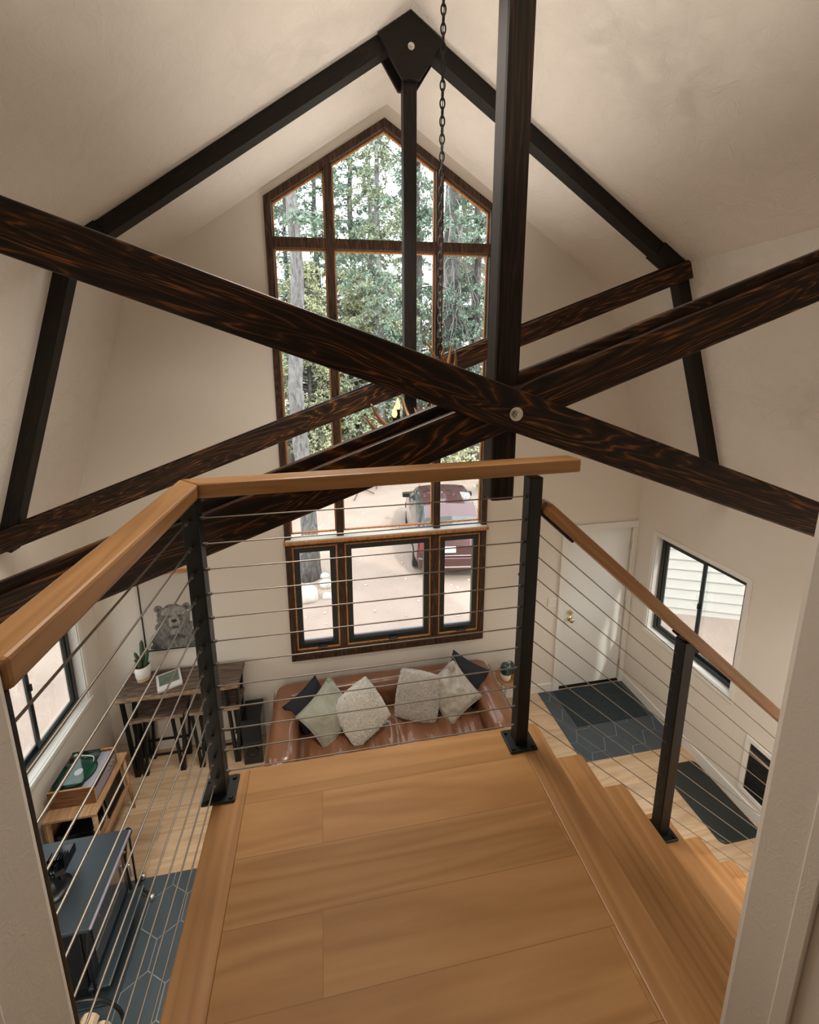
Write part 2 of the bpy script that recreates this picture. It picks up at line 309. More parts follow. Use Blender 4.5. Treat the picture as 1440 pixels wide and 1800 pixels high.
def tube(bm, pts, rad, n=8, cap=True, mi=0):
    pts = [Vector(p) for p in pts]
    if not hasattr(rad, '__len__'): rad = [rad]*len(pts)
    rings = []; prev = None
    for i, p in enumerate(pts):
        d = (pts[min(i+1, len(pts)-1)] - pts[max(i-1, 0)])
        if d.length < 1e-9: d = Vector((0, 0, 1))
        d.normalize()
        if prev is None: _, s, u = frame_of(d)
        else:
            s = (prev - d*prev.dot(d))
            s = s.normalized() if s.length > 1e-6 else frame_of(d)[1]
            u = d.cross(s)
        prev = s
        rings.append([bm.verts.new(p + (s*math.cos(2*math.pi*k/n) + u*math.sin(2*math.pi*k/n))*rad[i]) for k in range(n)])
    for a, b in zip(rings, rings[1:]):
        for k in range(n): bm.faces.new((a[k], a[(k+1) % n], b[(k+1) % n], b[k])).material_index = mi
    if cap:
        bm.faces.new(list(reversed(rings[0]))).material_index = mi; bm.faces.new(rings[-1]).material_index = mi
def cyl(bm, p, q, r, r2=None, n=16, mi=0): tube(bm, [p, q], [r, r if r2 is None else r2], n, True, mi)
def lathe(bm, c, prof, n=24, mi=0):
    c = Vector(c); rings = []
    for r, z in prof:
        rings.append([bm.verts.new(c + Vector((max(r, 1e-4)*math.cos(2*math.pi*k/n), max(r, 1e-4)*math.sin(2*math.pi*k/n), z))) for k in range(n)])
    for a, b in zip(rings, rings[1:]):
        for k in range(n): bm.faces.new((a[k], a[(k+1) % n], b[(k+1) % n], b[k])).material_index = mi
    bm.faces.new(list(reversed(rings[0]))).material_index = mi; bm.faces.new(rings[-1]).material_index = mi
def catmull(P, k=6):
    P = [Vector(p) for p in P]; out = []
    Q = [P[0]*2-P[1]] + P + [P[-1]*2-P[-2]]
    for i in range(1, len(Q)-2):
        for j in range(k):
            t = j/k; a, b, c, d = Q[i-1:i+3]
            out.append(0.5*((2*b) + (c-a)*t + (2*a-5*b+4*c-d)*t*t + (3*b-a-3*c+d)*t**3))
    out.append(P[-1]); return out
def beam(name, p, q, w, h, m, parent=None, bev=0.004, up=(0, 0, 1), y_off=0):
    """timber from p to q (centre line), w along the horizontal normal, h across; own axes so the grain follows it"""
    p, q = Vector(p), Vector(q); d, s, u = frame_of(q-p, Vector(up)); L = (q-p).length
    mw = Matrix.Translation(p) @ Matrix(((d.x, s.x, u.x), (d.y, s.y, u.y), (d.z, s.z, u.z))).to_4x4()
    bm = B(0, L, -w/2, w/2, -h/2, h/2)
    return obj(name, bm, m, parent, bev=bev, mw=mw)
def slab(name, outer, holes, to3, th, m, parent=None, bev=0.0):
    """flat wall: outline and openings in 2-D, to3(a,b,t) places them, th = thickness"""
    loops = [outer] + holes; flat = [p for lp in loops for p in lp]
    tris = tessellate_polygon([[Vector((a, b, 0)) for a, b in lp] for lp in loops])
    bm = bmesh.new()
    f = [bm.verts.new(to3(a, b, 0)) for a, b in flat]; g = [bm.verts.new(to3(a, b, th)) for a, b in flat]
    for t in tris:
        try: bm.faces.new([f[i] for i in t]); bm.faces.new([g[i] for i in reversed(t)])
        except ValueError: pass
    k = 0
    for lp in loops:
        n = len(lp)
        for i in range(n):
            a, b = k+i, k+(i+1) % n
            bm.faces.new((f[a], f[b], g[b], g[a]))
        k += n
    return obj(name, bm, m, parent, bev=bev)
def rbox(name, x0, x1, y0, y1, z0, z1, r, m, parent=None, n=10, puff=0.0, wr=0.0, wr_scale=4.0, wr_stretch=(1, 1, 1), seed=0.0, mw=None):
    """soft rounded block, optionally puffed and wrinkled"""
    bm = bmesh.new(); cx, cy, cz = (x0+x1)/2, (y0+y1)/2, (z0+z1)/2; hx, hy, hz = (x1-x0)/2, (y1-y0)/2, (z1-z0)/2
    bmesh.ops.create_cube(bm, size=2.0); bmesh.ops.subdivide_edges(bm, edges=bm.edges[:], cuts=n, use_grid_fill=True)
    for v in bm.verts:
        c = v.co; p = Vector((c.x*hx, c.y*hy, c.z*hz))
        inner = Vector((max(-hx+r, min(hx-r, p.x)), max(-hy+r, min(hy-r, p.y)), max(-hz+r, min(hz-r, p.z))))
        d = p - inner
        nn = d.normalized() if d.length > 1e-6 else Vector((0, 0, 0))
        q = inner + nn*min(r, d.length) if d.length > 1e-6 else p
        if puff:
            fx, fy, fz = 1-(c.x**2)**1.5, 1-(c.y**2)**1.5, 1-(c.z**2)**1.5
            ax = max(range(3), key=lambda i: abs(c[i]))
            k = [fy*fz, fx*fz, fx*fy][ax]; dd = Vector((0, 0, 0)); dd[ax] = math.copysign(puff*k, c[ax]); q += dd
        if wr:
            s = Vector((q.x*wr_stretch[0], q.y*wr_stretch[1], q.z*wr_stretch[2]))*wr_scale + Vector((seed, seed, seed))
            w = abs(noise.noise(s))*2 + 0.5*noise.noise(s*2.3)
            q += (nn if nn.length > 0 else Vector((0, 0, 1)))*(-w*wr)
        v.co = q + Vector((cx, cy, cz))
    return obj(name, bm, m, parent, smooth=True, mw=mw)
# ------------------------------------------------------------------ room shell
XR, Z1, XK, ZK, ZR = 2.92, 2.75, 2.24, 4.73, 6.19
YB = -3.5          # wall with the upstairs doorway
ZL = 2.616         # landing height
XC = -0.026        # centre of the gable window
struct(obj('floor', B(-3.1, 3.1, -3.72, 0.15, -0.12, 0.0), M['floor']))
sect = [(-XR, 0), (XR, 0), (XR, Z1), (XK, ZK), (0, ZR), (-XK, ZK), (-XR, Z1)]
gw = 1.067
gable = [(XC-gw, 0.855), (XC+gw, 0.855), (XC+gw, 5.40), (XC, 6.072), (XC-gw, 5.40)]
DX0, DX1, DZ = 2.045, 2.86, 2.06
doorh = [(DX0, 0.0), (DX1, 0.0), (DX1, DZ), (DX0, DZ)]
outerf = [(-XR-0.15, -0.1), (DX0, -0.1), (DX0, DZ), (DX1, DZ), (DX1, -0.1), (XR+0.15, -0.1), (XR+0.15, Z1+0.06), (XK+0.12, ZK+0.12), (0, ZR+0.16), (-XK-0.12, ZK+0.12), (-XR-0.15, Z1+0.06)]
struct(slab('wall_front', outerf, [gable], lambda a, b, t: (a, t, b), 0.15, M['wall']))
WY0, WY1, WZ0, WZ1 = -1.27, -0.28, 0.93, 2.07
def side_wall(sx_, name):
    X = sx_*XR
    return struct(slab(name, [(-3.72, -0.1), (0.0, -0.1), (0.0, Z1+0.02), (-3.72, Z1+0.02)], [[(WY0, WZ0), (WY1, WZ0), (WY1, WZ1), (WY0, WZ1)]],
                lambda a, b, t: (X + sx_*t, a, b), 0.15, M['wall']))
side_wall(1, 'wall_right'); side_wall(-1, 'wall_left')
bm = bmesh.new()
for s in (-1, 1):
    for (a, b) in (((XR, Z1), (XK, ZK)), ((XK, ZK), (0, ZR))):
        nx, nz = (b[1]-a[1]), -(b[0]-a[0]); ln = math.hypot(nx, nz); nx, nz = nx/ln*0.12, nz/ln*0.12
        P = [(a[0], a[1]), (b[0], b[1]), (b[0]+nx, b[1]+nz), (a[0]+nx, a[1]+nz)]
        if b[0] == 0: P[2] = (0, ZR+0.145)
        vs = [bm.verts.new((s*x, y, z)) for y in (-3.72, 0.0) for x, z in P]
        for f in ((0,1,2,3),(7,6,5,4),(0,4,5,1),(1,5,6,2),(2,6,7,3),(3,7,4,0)): bm.faces.new([vs[i] for i in f])
struct(obj('ceiling', bm, M['ceil']))
JX0, JX1, JZ = -1.018, 0.075, 4.85
struct(slab('wall_back', [(-XR, -0.1), (XR, -0.1), (XR, Z1), (XK, ZK), (0, ZR), (-XK, ZK), (-XR, Z1)],
            [[(JX0, ZL-0.0), (JX1, ZL-0.0), (JX1, JZ), (JX0, JZ)]], lambda a, b, t: (a, YB-t, b), 0.2, M['wall'], bev=0.012))
struct(obj('trim_3', B(JX1-0.007, JX1-0.0005, YB-0.10, YB-0.075, ZL, JZ), M['wall'], bev=0.003))
struct(obj('trim_4', B(JX0+0.0005, JX0+0.006, YB-0.12, YB-0.095, ZL, JZ), M['wall'], bev=0.003))
# hall behind the doorway
struct(obj('floor_hall', B(-1.9, 1.2, -5.6, -3.7, ZL-0.12, ZL), M['oak_planks']))
struct(obj('wall_hall_left', B(-2.0, -1.9, -5.6, -3.7, ZL-0.12, 5.1), M['wall']))
struct(obj('wall_hall_right', B(1.2, 1.3, -5.6, -3.7, ZL-0.12, 5.1), M['wall']))
struct(obj('wall_hall_rear', B(-2.0, 1.3, -5.7, -5.6, ZL-0.12, 5.1), M['wall']))
struct(obj('ceiling_hall', B(-2.0, 1.3, -5.7, -3.7, 5.1, 5.2), M['ceil']))
# base boards
def base(name, *a):
    return struct(obj(name, B(*a), M['trim'], bev=0.004))
bm = bmesh.new(); box(bm, -XR, DX0-0.085, -0.016, -0.001, 0, 0.115)
struct(obj('baseboard_front', bm, M['trim'], bev=0.004))
base('baseboard_right', XR-0.016, XR-0.001, YB, -0.001, 0, 0.115)
base('baseboard_left', -XR+0.001, -XR+0.016, YB, -0.001, 0, 0.115)

# hexagon tile: entry by the door and hearth under the stove
def hex_tiles(name, x0, x1, y0, y1, r, stretch, rot):
    bm = bmesh.new(); box(bm, x0, x1, y0, y1, 0.0005, 0.004, 1)
    gap = 0.004; dx, dy = r*math.sqrt(3), r*1.5
    def clip(poly, ax, val, keep):
        out = []
        for i in range(len(poly)):
            a, b = poly[i], poly[(i+1) % len(poly)]
            ia, ib = (a[ax]-val)*keep >= 0, (b[ax]-val)*keep >= 0
            if ia: out.append(a)
            if ia != ib:
                t = (val-a[ax])/(b[ax]-a[ax]); out.append((a[0]+(b[0]-a[0])*t, a[1]+(b[1]-a[1])*t))
        return out
    for i in range(-30, 30):
        for j in range(-30, 30):
            cx, cy = (i+0.5*(j % 2))*dx, j*dy
            p = []
            for k in range(6):
                a = math.pi/6 + k*math.pi/3; u, v = cx+(r-gap)*math.cos(a), (cy+(r-gap)*math.sin(a))
                if rot: u, v = v, u
                p.append((x0+u, y1+v*stretch))
            for ax, val, kp in ((0, x0, 1), (0, x1, -1), (1, y0, 1), (1, y1, -1)):
                if p: p = clip(p, ax, val, kp)
            if len(p) > 2:
                top = [bm.verts.new((a, b, 0.007)) for a, b in p]; bot = [bm.verts.new((a, b, 0.003)) for a, b in p]
                try:
                    bm.faces.new(top).material_index = 0
                    for k in range(len(p)): bm.faces.new((bot[k], bot[(k+1) % len(p)], top[(k+1) % len(p)], top[k])).material_index = 0
                except ValueError: pass
    o = obj(name, bm, [M['slate'], M['grout']]); return struct(o)
hex_tiles('floor_entry_tile', 1.776, XR-0.017, -0.90, -0.017, 0.155, 1.0, True)
hex_tiles('floor_hearth_tile', -XR+0.017, -1.25, -3.2, -1.17, 0.155, 1.0, False)

# ------------------------------------------------------------------ gable window
w1 = bpy.data.objects.new('window_1', None); COL.objects.link(w1); w1.location = (XC, 0, 0.855); w1['kind'] = 'structure'
w1['label'] = 'tall gable window in dark wood frame above the sofa'
def inset(poly, d):
    n = len(poly); out = []
    for i in range(n):
        a, b, c = Vector(poly[i-1]), Vector(poly[i]), Vector(poly[(i+1) % n])
        e1, e2 = (b-a).normalized(), (c-b).normalized(); n1, n2 = Vector((-e1.y, e1.x)), Vector((-e2.y, e2.x))
        bis = (n1+n2).normalized(); out.append(tuple(b + bis*(d/bis.dot(n1))))
    return out
F = M['frame']
to_f = lambda y0: (lambda a, b, t: (a, y0+t, b))
def ring(name, poly, d, y0, th, m, parent, bev=0.003): return slab(name, poly, [inset(poly, d)], to_f(y0), th, m, parent, bev)
ring('window_frame', gable, 0.062, -0.028, 0.10, F, w1)
g2 = inset(gable, 0.062)
upper = [(XC-gw+0.062, 2.27), (XC+gw-0.062, 2.27), g2[2], g2[3], g2[4]]
# openings of the upper light grid
zt0, zt1 = 4.99, 5.078; mw_ = 0.036; mL, mR = -0.535, 0.483
xl, xr_ = XC-gw+0.062, XC+gw-0.062
def roofz(x): return g2[3][1] - abs(x-XC)*(g2[3][1]-g2[2][1])/(g2[2][0]-XC)
grid = [
 [(xl, 2.27), (mL-mw_, 2.27), (mL-mw_, zt0), (xl, zt0)], [(mL+mw_, 2.27), (mR-mw_, 2.27), (mR-mw_, zt0), (mL+mw_, zt0)], [(mR+mw_, 2.27), (xr_, 2.27), (xr_, zt0), (mR+mw_, zt0)],
 [(xl, zt1), (mL-mw_, zt1), (mL-mw_, roofz(mL-mw_)), (xl, roofz(xl))],
 [(mL+mw_, zt1), (mR-mw_, zt1), (mR-mw_, roofz(mR-mw_)), (XC, roofz(XC)), (mL+mw_, roofz(mL+mw_))],
 [(mR+mw_, zt1), (xr_, zt1), (xr_, roofz(xr_)), (mR+mw_, roofz(mR+mw_))]]
for x in (mL, mR):
    obj('mullion', B(x-mw_, x+mw_, -0.022, 0.07, 2.24, roofz(x)+0.01), F, w1, bev=0.003)
obj('transom', B(xl, xr_, -0.024, 0.068, zt0, zt1), F, w1, bev=0.003)
for g in grid:
    ring('stop_bead', g, 0.014, 0.03, 0.028, M['bead'], w1, 0.002)
    slab('window_pane', inset(g, 0.008), [], to_f(0.05), 0.006, M['glass'], w1)
# ledge
obj('window_ledge', B(XC-gw-0.008, XC+gw+0.008, -0.075, 0.02, 2.196, 2.226), M['bead'], w1, bev=0.003)
obj('ledge_top', B(XC-gw+0.01, XC+gw-0.01, -0.06, 0.05, 2.226, 2.24), M['trim'], w1, bev=0.002)
obj('transom', B(xl, xr_, -0.024, 0.068, 2.15, 2.21), F, w1, bev=0.003)
for x0, x1 in ((-0.575, -0.50), (0.425, 0.51)): obj('mullion', B(x0, x1, -0.022, 0.07, 0.93, 2.15), F, w1, bev=0.003)
obj('bottom_rail', B(xl, xr_, -0.030, 0.068, 0.90, 0.965), F, w1, bev=0.003)
for x0, x1 in ((xl+0.002, -0.577), (-0.498, 0.423), (0.512, xr_-0.002)):
    P = [(x0, 0.967), (x1, 0.967), (x1, 2.148), (x0, 2.148)]
    ring('sash_bead', P, 0.015, -0.012, 0.05, M['bead'], w1, 0.002)
    s = ring('casement_sash', inset(P, 0.015), 0.058, 0.0, 0.055, M['blackgreen'], w1, 0.004)
    slab('window_pane', inset(P, 0.07), [], to_f(0.03), 0.006, M['glass'], s)
    Q = inset(P, 0.073); obj('weather_strip', B(Q[0][0], Q[1][0], 0.02, 0.04, Q[0][1]-0.004, Q[0][1]+0.022), M['lilac'], s)
    bm = bmesh.new(); xc = (x0+x1)/2 + 0.04
    box(bm, xc-0.05, xc+0.05, -0.02, 0.005, 0.985, 1.008); tube(bm, [(xc-0.045, -0.03, 0.998), (xc, -0.045, 1.018), (xc+0.05, -0.03, 1.006)], 0.007, 8)
    obj('crank_handle', bm, M['black'], s, bev=0.002)

# ------------------------------------------------------------------ side windows
def side_window(sx_, name, label):
    w = bpy.data.objects.new(name, None); COL.objects.link(w); w.location = (sx_*XR, (WY0+WY1)/2, WZ0); w['kind'] = 'structure'; w['label'] = label
    tx = lambda x0: (lambda a, b, t: (sx_*(x0+t), a, b))
    P = [(WY0, WZ0), (WY1, WZ0), (WY1, WZ1), (WY0, WZ1)]
    big = [(WY0-0.045, WZ0-0.05), (WY1+0.045, WZ0-0.05), (WY1+0.045, WZ1+0.045), (WY0-0.045, WZ1+0.045)]
    slab('window_casing', big, [P], tx(XR-0.012), 0.012, M['trim'], w, 0.002)
    slab('reveal_liner', P, [inset(P, 0.010)], tx(XR), 0.15, M['trim'], w)
    Q = inset(P, 0.012)
    slab('window_frame', Q, [inset(Q, 0.045)], tx(XR+0.07), 0.05, M['blackgreen'], w, 0.004)
    ym = -0.80
    a = [(ym-0.02, WZ0+0.058), (Q[1][0]-0.046, WZ0+0.058), (Q[1][0]-0.046, WZ1-0.058), (ym-0.02, WZ1-0.058)]
    b = [(Q[0][0]+0.046, WZ0+0.058), (ym+0.035, WZ0+0.058), (ym+0.035, WZ1-0.058), (Q[0][0]+0.046, WZ1-0.058)]
    for g, x in ((a, 0.078), (b, 0.097)):
        s = slab('sliding_sash', g, [inset(g, 0.034)], tx(XR+x), 0.018, M['blackgreen'], w, 0.003)
        slab('window_pane', inset(g, 0.03), [], tx(XR+x+0.006), 0.005, M['glass'], s)
    obj('sash_latch', B(*sorted((sx_*(XR+0.06), sx_*(XR+0.08))), ym-0.005, ym+0.01, 1.5, 1.56), M['black'], w, bev=0.003)
    if sx_ < 0: obj('window_sill', B(-XR-0.10, -XR+0.02, WY0-0.05, WY1+0.05, WZ0-0.035, WZ0+0.004), M['trim'], w, bev=0.004)
side_window(1, 'window_2', 'black sliding window in the right wall beside the door')
side_window(-1, 'window_3', 'black sliding window in the left wall above the record player')

# ------------------------------------------------------------------ entry door
d1 = bpy.data.objects.new('door_1', None); COL.objects.link(d1); d1.location = ((DX0+DX1)/2, 0, 0); d1['kind'] = 'structure'; d1['label'] = 'plain white entry door with brass knob'
obj('door_slab', B(DX0+0.008, DX1-0.008, 0.012, 0.055, 0.03, DZ-0.008), M['door'], d1, bev=0.003)
obj('door_threshold', B(DX0, DX1, 0.0, 0.12, 0.0, 0.022), M['black'], d1, bev=0.003)
bm = bmesh.new(); kx, kz = DX0+0.095, 0.95
def knob(bm, p, d):
    p = Vector(p); d = Vector(d)
    for a, b, r1, r2 in ((0, 0.008, 0.032, 0.030), (0.008, 0.03, 0.012, 0.014)): cyl(bm, p+d*a, p+d*b, r1, r2, 20)
    tube(bm, [p+d*t for t in (0.03, 0.036, 0.046, 0.056, 0.062)], [0.014, 0.025, 0.030, 0.024, 0.010], 20)
knob(bm, (kx, 0.012, kz), (0, -1, 0)); obj('door_knob', bm, M['brass'], d1, smooth=True)
bm = bmesh.new(); cyl(bm, (kx-0.003, 0.012, kz+0.085), (kx-0.003, -0.012, kz+0.085), 0.028, 0.026, 20); box(bm, kx-0.006, kx, -0.024, -0.010, kz+0.07, kz+0.10)
obj('deadbolt', bm, M['brass'], d1, bev=0.002)
for z in (0.25, 1.05, 1.82):
    bm = bmesh.new(); cyl(bm, (DX1-0.006, 0.004, z-0.045), (DX1-0.006, 0.004, z+0.045), 0.007, None, 10); obj('door_hinge', bm, M['steel'], d1)
bm = bmesh.new()
box(bm, DX0-0.085, DX0, -0.022, -0.001, 0, DZ+0.08); box(bm, DX0, XR-0.002, -0.022, -0.001, DZ, DZ+0.08); box(bm, DX1, XR-0.002, -0.022, -0.001, 0, DZ)
struct(obj('trim_1', bm, M['trim'], bev=0.004))
struct(obj('trim_2', B(DX0, DX1, 0.056, 0.07, 0, DZ), M['trim']))

# ------------------------------------------------------------------ timber trusses
SL = 0.366; ZX = 3.825
def truss(y, label, near):
    T = empty('timber_truss', (0, y, ZX), label, 'roof truss', 'exposed scissor trusses')
    DK = M['beam_dark']; BM = M['beam']
    yc = y + 0.05
    # rafters follow the ceiling
    for s in (-1, 1):
        n1 = Vector((-(ZR-ZK), 0, -XK)).normalized(); off = 0.052
        a, b = Vector((XK, yc, ZK)) + Vector((n1.x, 0, n1.z))*off, Vector((0, yc, ZR)) + Vector((n1.x, 0, n1.z))*off
        a.x *= s; b.x *= s; beam('top_rafter', a, b, 0.10, 0.10, DK, T)
        n2 = Vector((-(ZK-Z1), 0, -(XR-XK))).normalized()
        c, d = Vector((XR, yc, Z1)) + n2*off, Vector((XK, yc, ZK+0.02)) + n2*off
        c.x *= s; d.x *= s; beam('lower_rafter', c, d, 0.09, 0.10, DK, T)
        # splice plates where the rafters meet
        beam('splice_plate', a + (b-a)*0.0, a + (b-a)*0.10, 0.125, 0.108, DK, T)
    kb = 3.545 if not near else 3.475
    mpost = DK if not near else M['post']
    hw = 0.046
    L_ = ZR - 0.12 - kb
    mw = Matrix.Translation((0, yc-0.005 if not near else y+hw, kb)) @ Matrix(((0, 0, -1), (0, 1, 0), (1, 0, 0))).to_4x4()
    kp = obj('king_post', B(0, L_, -hw, hw, -hw, hw), mpost, T, bev=0.006 if not near else 0.012, mw=mw)
    # peak gusset
    pk = [(-0.215, 6.035), (-0.06, 5.80), (0.06, 5.80), (0.215, 6.035), (0.0, 6.185)]
    for yy in (y-0.03, y+0.105):
        g = slab('peak_gusset', pk, [], (lambda Y: (lambda a, b, t: (a, Y+t, b)))(yy), 0.025, DK, T, 0.003)
        bm = bmesh.new(); yb_ = yy-0.001 if yy < y else yy+0.026; dd = -1 if yy < y else 1
        cyl(bm, (0, yb_, 5.98), (0, yb_+dd*0.006, 5.98), 0.022, None, 20); cyl(bm, (0, yb_, 5.98), (0, yb_+dd*0.018, 5.98), 0.011, None, 6)
        obj('bolt', bm, M['steel'], g)
    hh = 0.145
    def zc(x, sg): return ZX + sg*SL*x
    def chord(name, x0, x1, yy, sg, th, dz=0.0, h=hh):
        return beam(name, (x0, yy, zc(x0, sg)+dz), (x1, yy, zc(x1, sg)+dz), th, h, BM, T, 0.007)
    XE = 2.93
    XT = 2.31
    if near:
        # falling chord: one plank on the camera side
        chord('falling_chord', -XT, XE, y-0.057, -1, 0.038, h=0.143)
        chord('rising_chord', -XE, XT, y-0.019, 1, 0.038, h=0.138)
        chord('rising_chord_back', -XE, -0.05, y+0.019, 1, 0.036, 0.036)
        chord('rising_chord_back', 0.05, XT, y+0.019, 1, 0.036, 0.036)
        bm = bmesh.new(); p = Vector((-0.002, y-0.077, 3.815))
        cyl(bm, p, p+Vector((0, -0.004, 0)), 0.024, None, 24); cyl(bm, p, p+Vector((0, -0.016, 0)), 0.014, None, 6); cyl(bm, p, p+Vector((0, -0.022, 0)), 0.008, None, 12)
        obj('bolt', bm, M['steel'], T)
    else:
        chord('falling_chord', -XT, XE, y-0.062, -1, 0.030, 0.02)
        chord('rising_chord', -XE, XT+0.02, y-0.022, 1, 0.030, 0.03)
        chord('rising_chord_back', -XE, -0.05, y+0.035, 1, 0.030, 0.04); chord('rising_chord_back', 0.05, XT, y+0.035, 1, 0.030, 0.04)
        bm = bmesh.new(); p = Vector((XT-0.02, y-0.038, zc(XT-0.02, 1)+0.03))
        cyl(bm, p, p+Vector((0, -0.005, 0)), 0.02, None, 20); cyl(bm, p, p+Vector((0, -0.016, 0)), 0.011, None, 6); obj('bolt', bm, M['steel'], T)
truss(-0.963, 'far dark timber scissor truss with slim king post against the gable window', False)
truss(-2.60, 'near dark timber scissor truss with thick post and bolted crossing planks', True)

# ------------------------------------------------------------------ landing and stair
XLL, XE0, YLF = -1.05, 0.112, -2.733
RUN, RISE = 0.2121, 0.1904
S = empty('oak_staircase', (XE0, (YLF+YB)/2, 0), 'golden oak landing with flight of stairs descending to the right', 'staircase')
obj('landing_deck', B(XLL+0.10, XE0-0.10, YB-0.2, YLF-0.0, ZL-0.04, ZL), M['oak_planks'], S, bev=0.002)
obj('nosing_board', B(XE0-0.10, XE0, YB, YLF, ZL-0.04, ZL+0.0006), M['oak_y'], S, bev=0.004)
obj('nosing_board', B(XLL, XLL+0.10, YB, YLF, ZL-0.04, ZL+0.0006), M['oak_y'], S, bev=0.004)
obj('landing_fascia', B(XLL+0.012, XE0-0.03, YLF-0.03, YLF-0.010, ZL-0.26, ZL-0.04), M['trim'], S)
obj('landing_fascia', B(XLL+0.012, XLL+0.03, YB+0.001, YLF-0.03, ZL-0.26, ZL-0.04), M['trim'], S)
for k in range(1, 14):
    x0 = XE0+(k-1)*RUN-0.03; x1 = XE0+k*RUN; z = ZL-k*RISE
    obj('tread', B(x0, x1, YB+0.001, YLF+0.008, z-0.038, z), M['oak_y'], S, bev=0.004)
for k in range(0, 14):
    x = XE0+k*RUN-0.03; z = ZL-k*RISE
    obj('riser', B(x-0.016, x, YB+0.001, YLF, max(0.0, z-RISE), z-0.038), M['oak_y'], S)
bm = bmesh.new()   # white wall that closes the space under landing and stair
prof = [(XLL+0.012, 0.0)] + [(XE0+12*RUN, 0.0)]
pts = [(XLL+0.012, 0.001), (XE0+12.0*RUN, 0.001)]
k = 13; zz = []
for k in range(12, -1, -1):
    pts.append((XE0+k*RUN-0.05, max(0.002, ZL-(k+1)*RISE-0.045))); pts.append((XE0+k*RUN-0.05, ZL-k*RISE-0.045))
pts.append((XLL+0.012, ZL-0.045))
pts2 = [pts[0]] + [(XE0+12*RUN-0.05, 0.001)] + pts[3:]
struct(slab('wall_under_stair', pts2, [], lambda a, b, t: (a, YLF-0.035-t, b), 0.05, M['wall']))
struct(obj('wall_under_landing', B(XLL+0.035, XLL+0.085, YB+0.001, YLF-0.09, 0.001, ZL-0.045), M['wall']))

# ------------------------------------------------------------------ cable railing
YP, XPL, XPR = -2.795, -1.032, 0.010
Rg = empty('cable_railing', (XPL, YP, ZL), 'black post and steel cable railing with oak handrail around landing', 'railing')
HZ = 3.672; HT = 0.043
def post(x, y, z0, z1, w=0.045, plate=True, shift=0.0):
    p = obj('railing_post', B(x-w/2, x+w/2, y-w/2, y+w/2, z0, z1), M['black'], Rg, bev=0.003)
    if plate:
        bp = obj('base_plate', B(x-0.052, x+0.052, y-0.045, y+0.045, z0, z0+0.009), M['black'], p, bev=0.004)
        for a in (-0.038, 0.038):
            for b in (-0.032, 0.032):
                bm = bmesh.new(); cyl(bm, (x+a, y+b, z0+0.009), (x+a, y+b, z0+0.014), 0.0075, None, 12); obj('plate_bolt', bm, M['black'], p)
    return p
pL = post(XPL, YP, ZL+0.001, HZ-HT); pR = post(XPR, YP, ZL+0.001, HZ-HT)
XM = 0.667; zM = ZL-3*RISE
pM = post(XM, YP, zM+0.001, 2.952)
pE = obj('wall_plate', B(-1.068, -1.0255, YB+0.001, YB+0.010, ZL+0.001, HZ-HT), M['black'], Rg, bev=0.002)
XB = XE0+11.5*RUN; zB = ZL-12*RISE
pB = post(XB, YP, zB+0.001, 3.6-0.893*XB-0.06, plate=False)
# handrails (mitred corner)
HW = 0.034
def prism(name, top, th, m, parent, bev=0.006):
    bm = bmesh.new(); a = [bm.verts.new(p) for p in top]; b = [bm.verts.new((p[0], p[1], p[2]-th)) for p in top]; n = len(top)
    bm.faces.new(a); bm.faces.new(list(reversed(b)))
    for i in range(n): bm.faces.new((a[i], b[i], b[(i+1) % n], a[(i+1) % n]))
    return obj(name, bm, m, parent, bev=bev)
xo, xi = -1.066, -0.999; yo, yi = YP+0.036, YP-0.031
prism('handrail', [(xo-0.010, YB+0.001, HZ), (xi-0.018, YB+0.001, HZ), (xi, yi, HZ), (xo, yo, HZ)], HT, M['oak_y'], Rg)
prism('handrail', [(xo+0.0005, yo, HZ), (xi+0.0005, yi, HZ), (0.155, yi, HZ+0.012), (0.150, yo, HZ+0.012)], HT, M['oak'], Rg)
th_ = math.atan(0.893)
beam('handrail', (0.050, YP, 3.60-0.893*0.050-0.029), (XB+0.05, YP, 3.60-0.893*(XB+0.05)-0.029), 0.062, 0.043, M['oak'], Rg, 0.006)
# brackets
bm = bmesh.new(); box(bm, 0.032, 0.14, YP-0.012, YP+0.012, -0.006, 0.0)
br = beam('rail_bracket', (0.034, YP, 3.60-0.893*0.034-0.064), (0.16, YP, 3.60-0.893*0.16-0.064), 0.03, 0.008, M['black'], Rg, 0.002)
obj('rail_bracket', B(XPL+0.02, XPL+0.12, YP-0.012, YP+0.012, HZ-HT-0.008, HZ-HT), M['black'], Rg, bev=0.002)
obj('rail_bracket', B(XPL-0.012, XPL+0.012, YP-0.12, YP-0.02, HZ-HT-0.008, HZ-HT), M['black'], Rg, bev=0.002)
beam('rail_bracket', (XM-0.05, YP, 3.60-0.893*(XM-0.05)-0.063), (XM+0.05, YP, 3.60-0.893*(XM+0.05)-0.063), 0.03, 0.008, M['black'], Rg, 0.002)
for i in range(12):
    z = 3.562 - i*0.0792
    bm = bmesh.new(); cyl(bm, (XPL-0.005, YP-0.02, z), (-1.046, YB+0.008, z), 0.0023, None, 8)
    cyl(bm, (XPL-0.004, YP-0.0225, z), (XPL-0.004, YP-0.045, z), 0.0048, None, 10); obj('steel_cable', bm, M['cable'], Rg)
    bm = bmesh.new(); cyl(bm, (XPL+0.0225, YP, z), (XPR-0.0225, YP, z), 0.0021, None, 8)
    cyl(bm, (XPL+0.0225, YP, z), (XPL+0.034, YP, z), 0.0046, None, 10); cyl(bm, (XPR-0.030, YP, z), (XPR-0.0225, YP, z), 0.0046, None, 10); obj('steel_cable', bm, M['cable'], Rg)
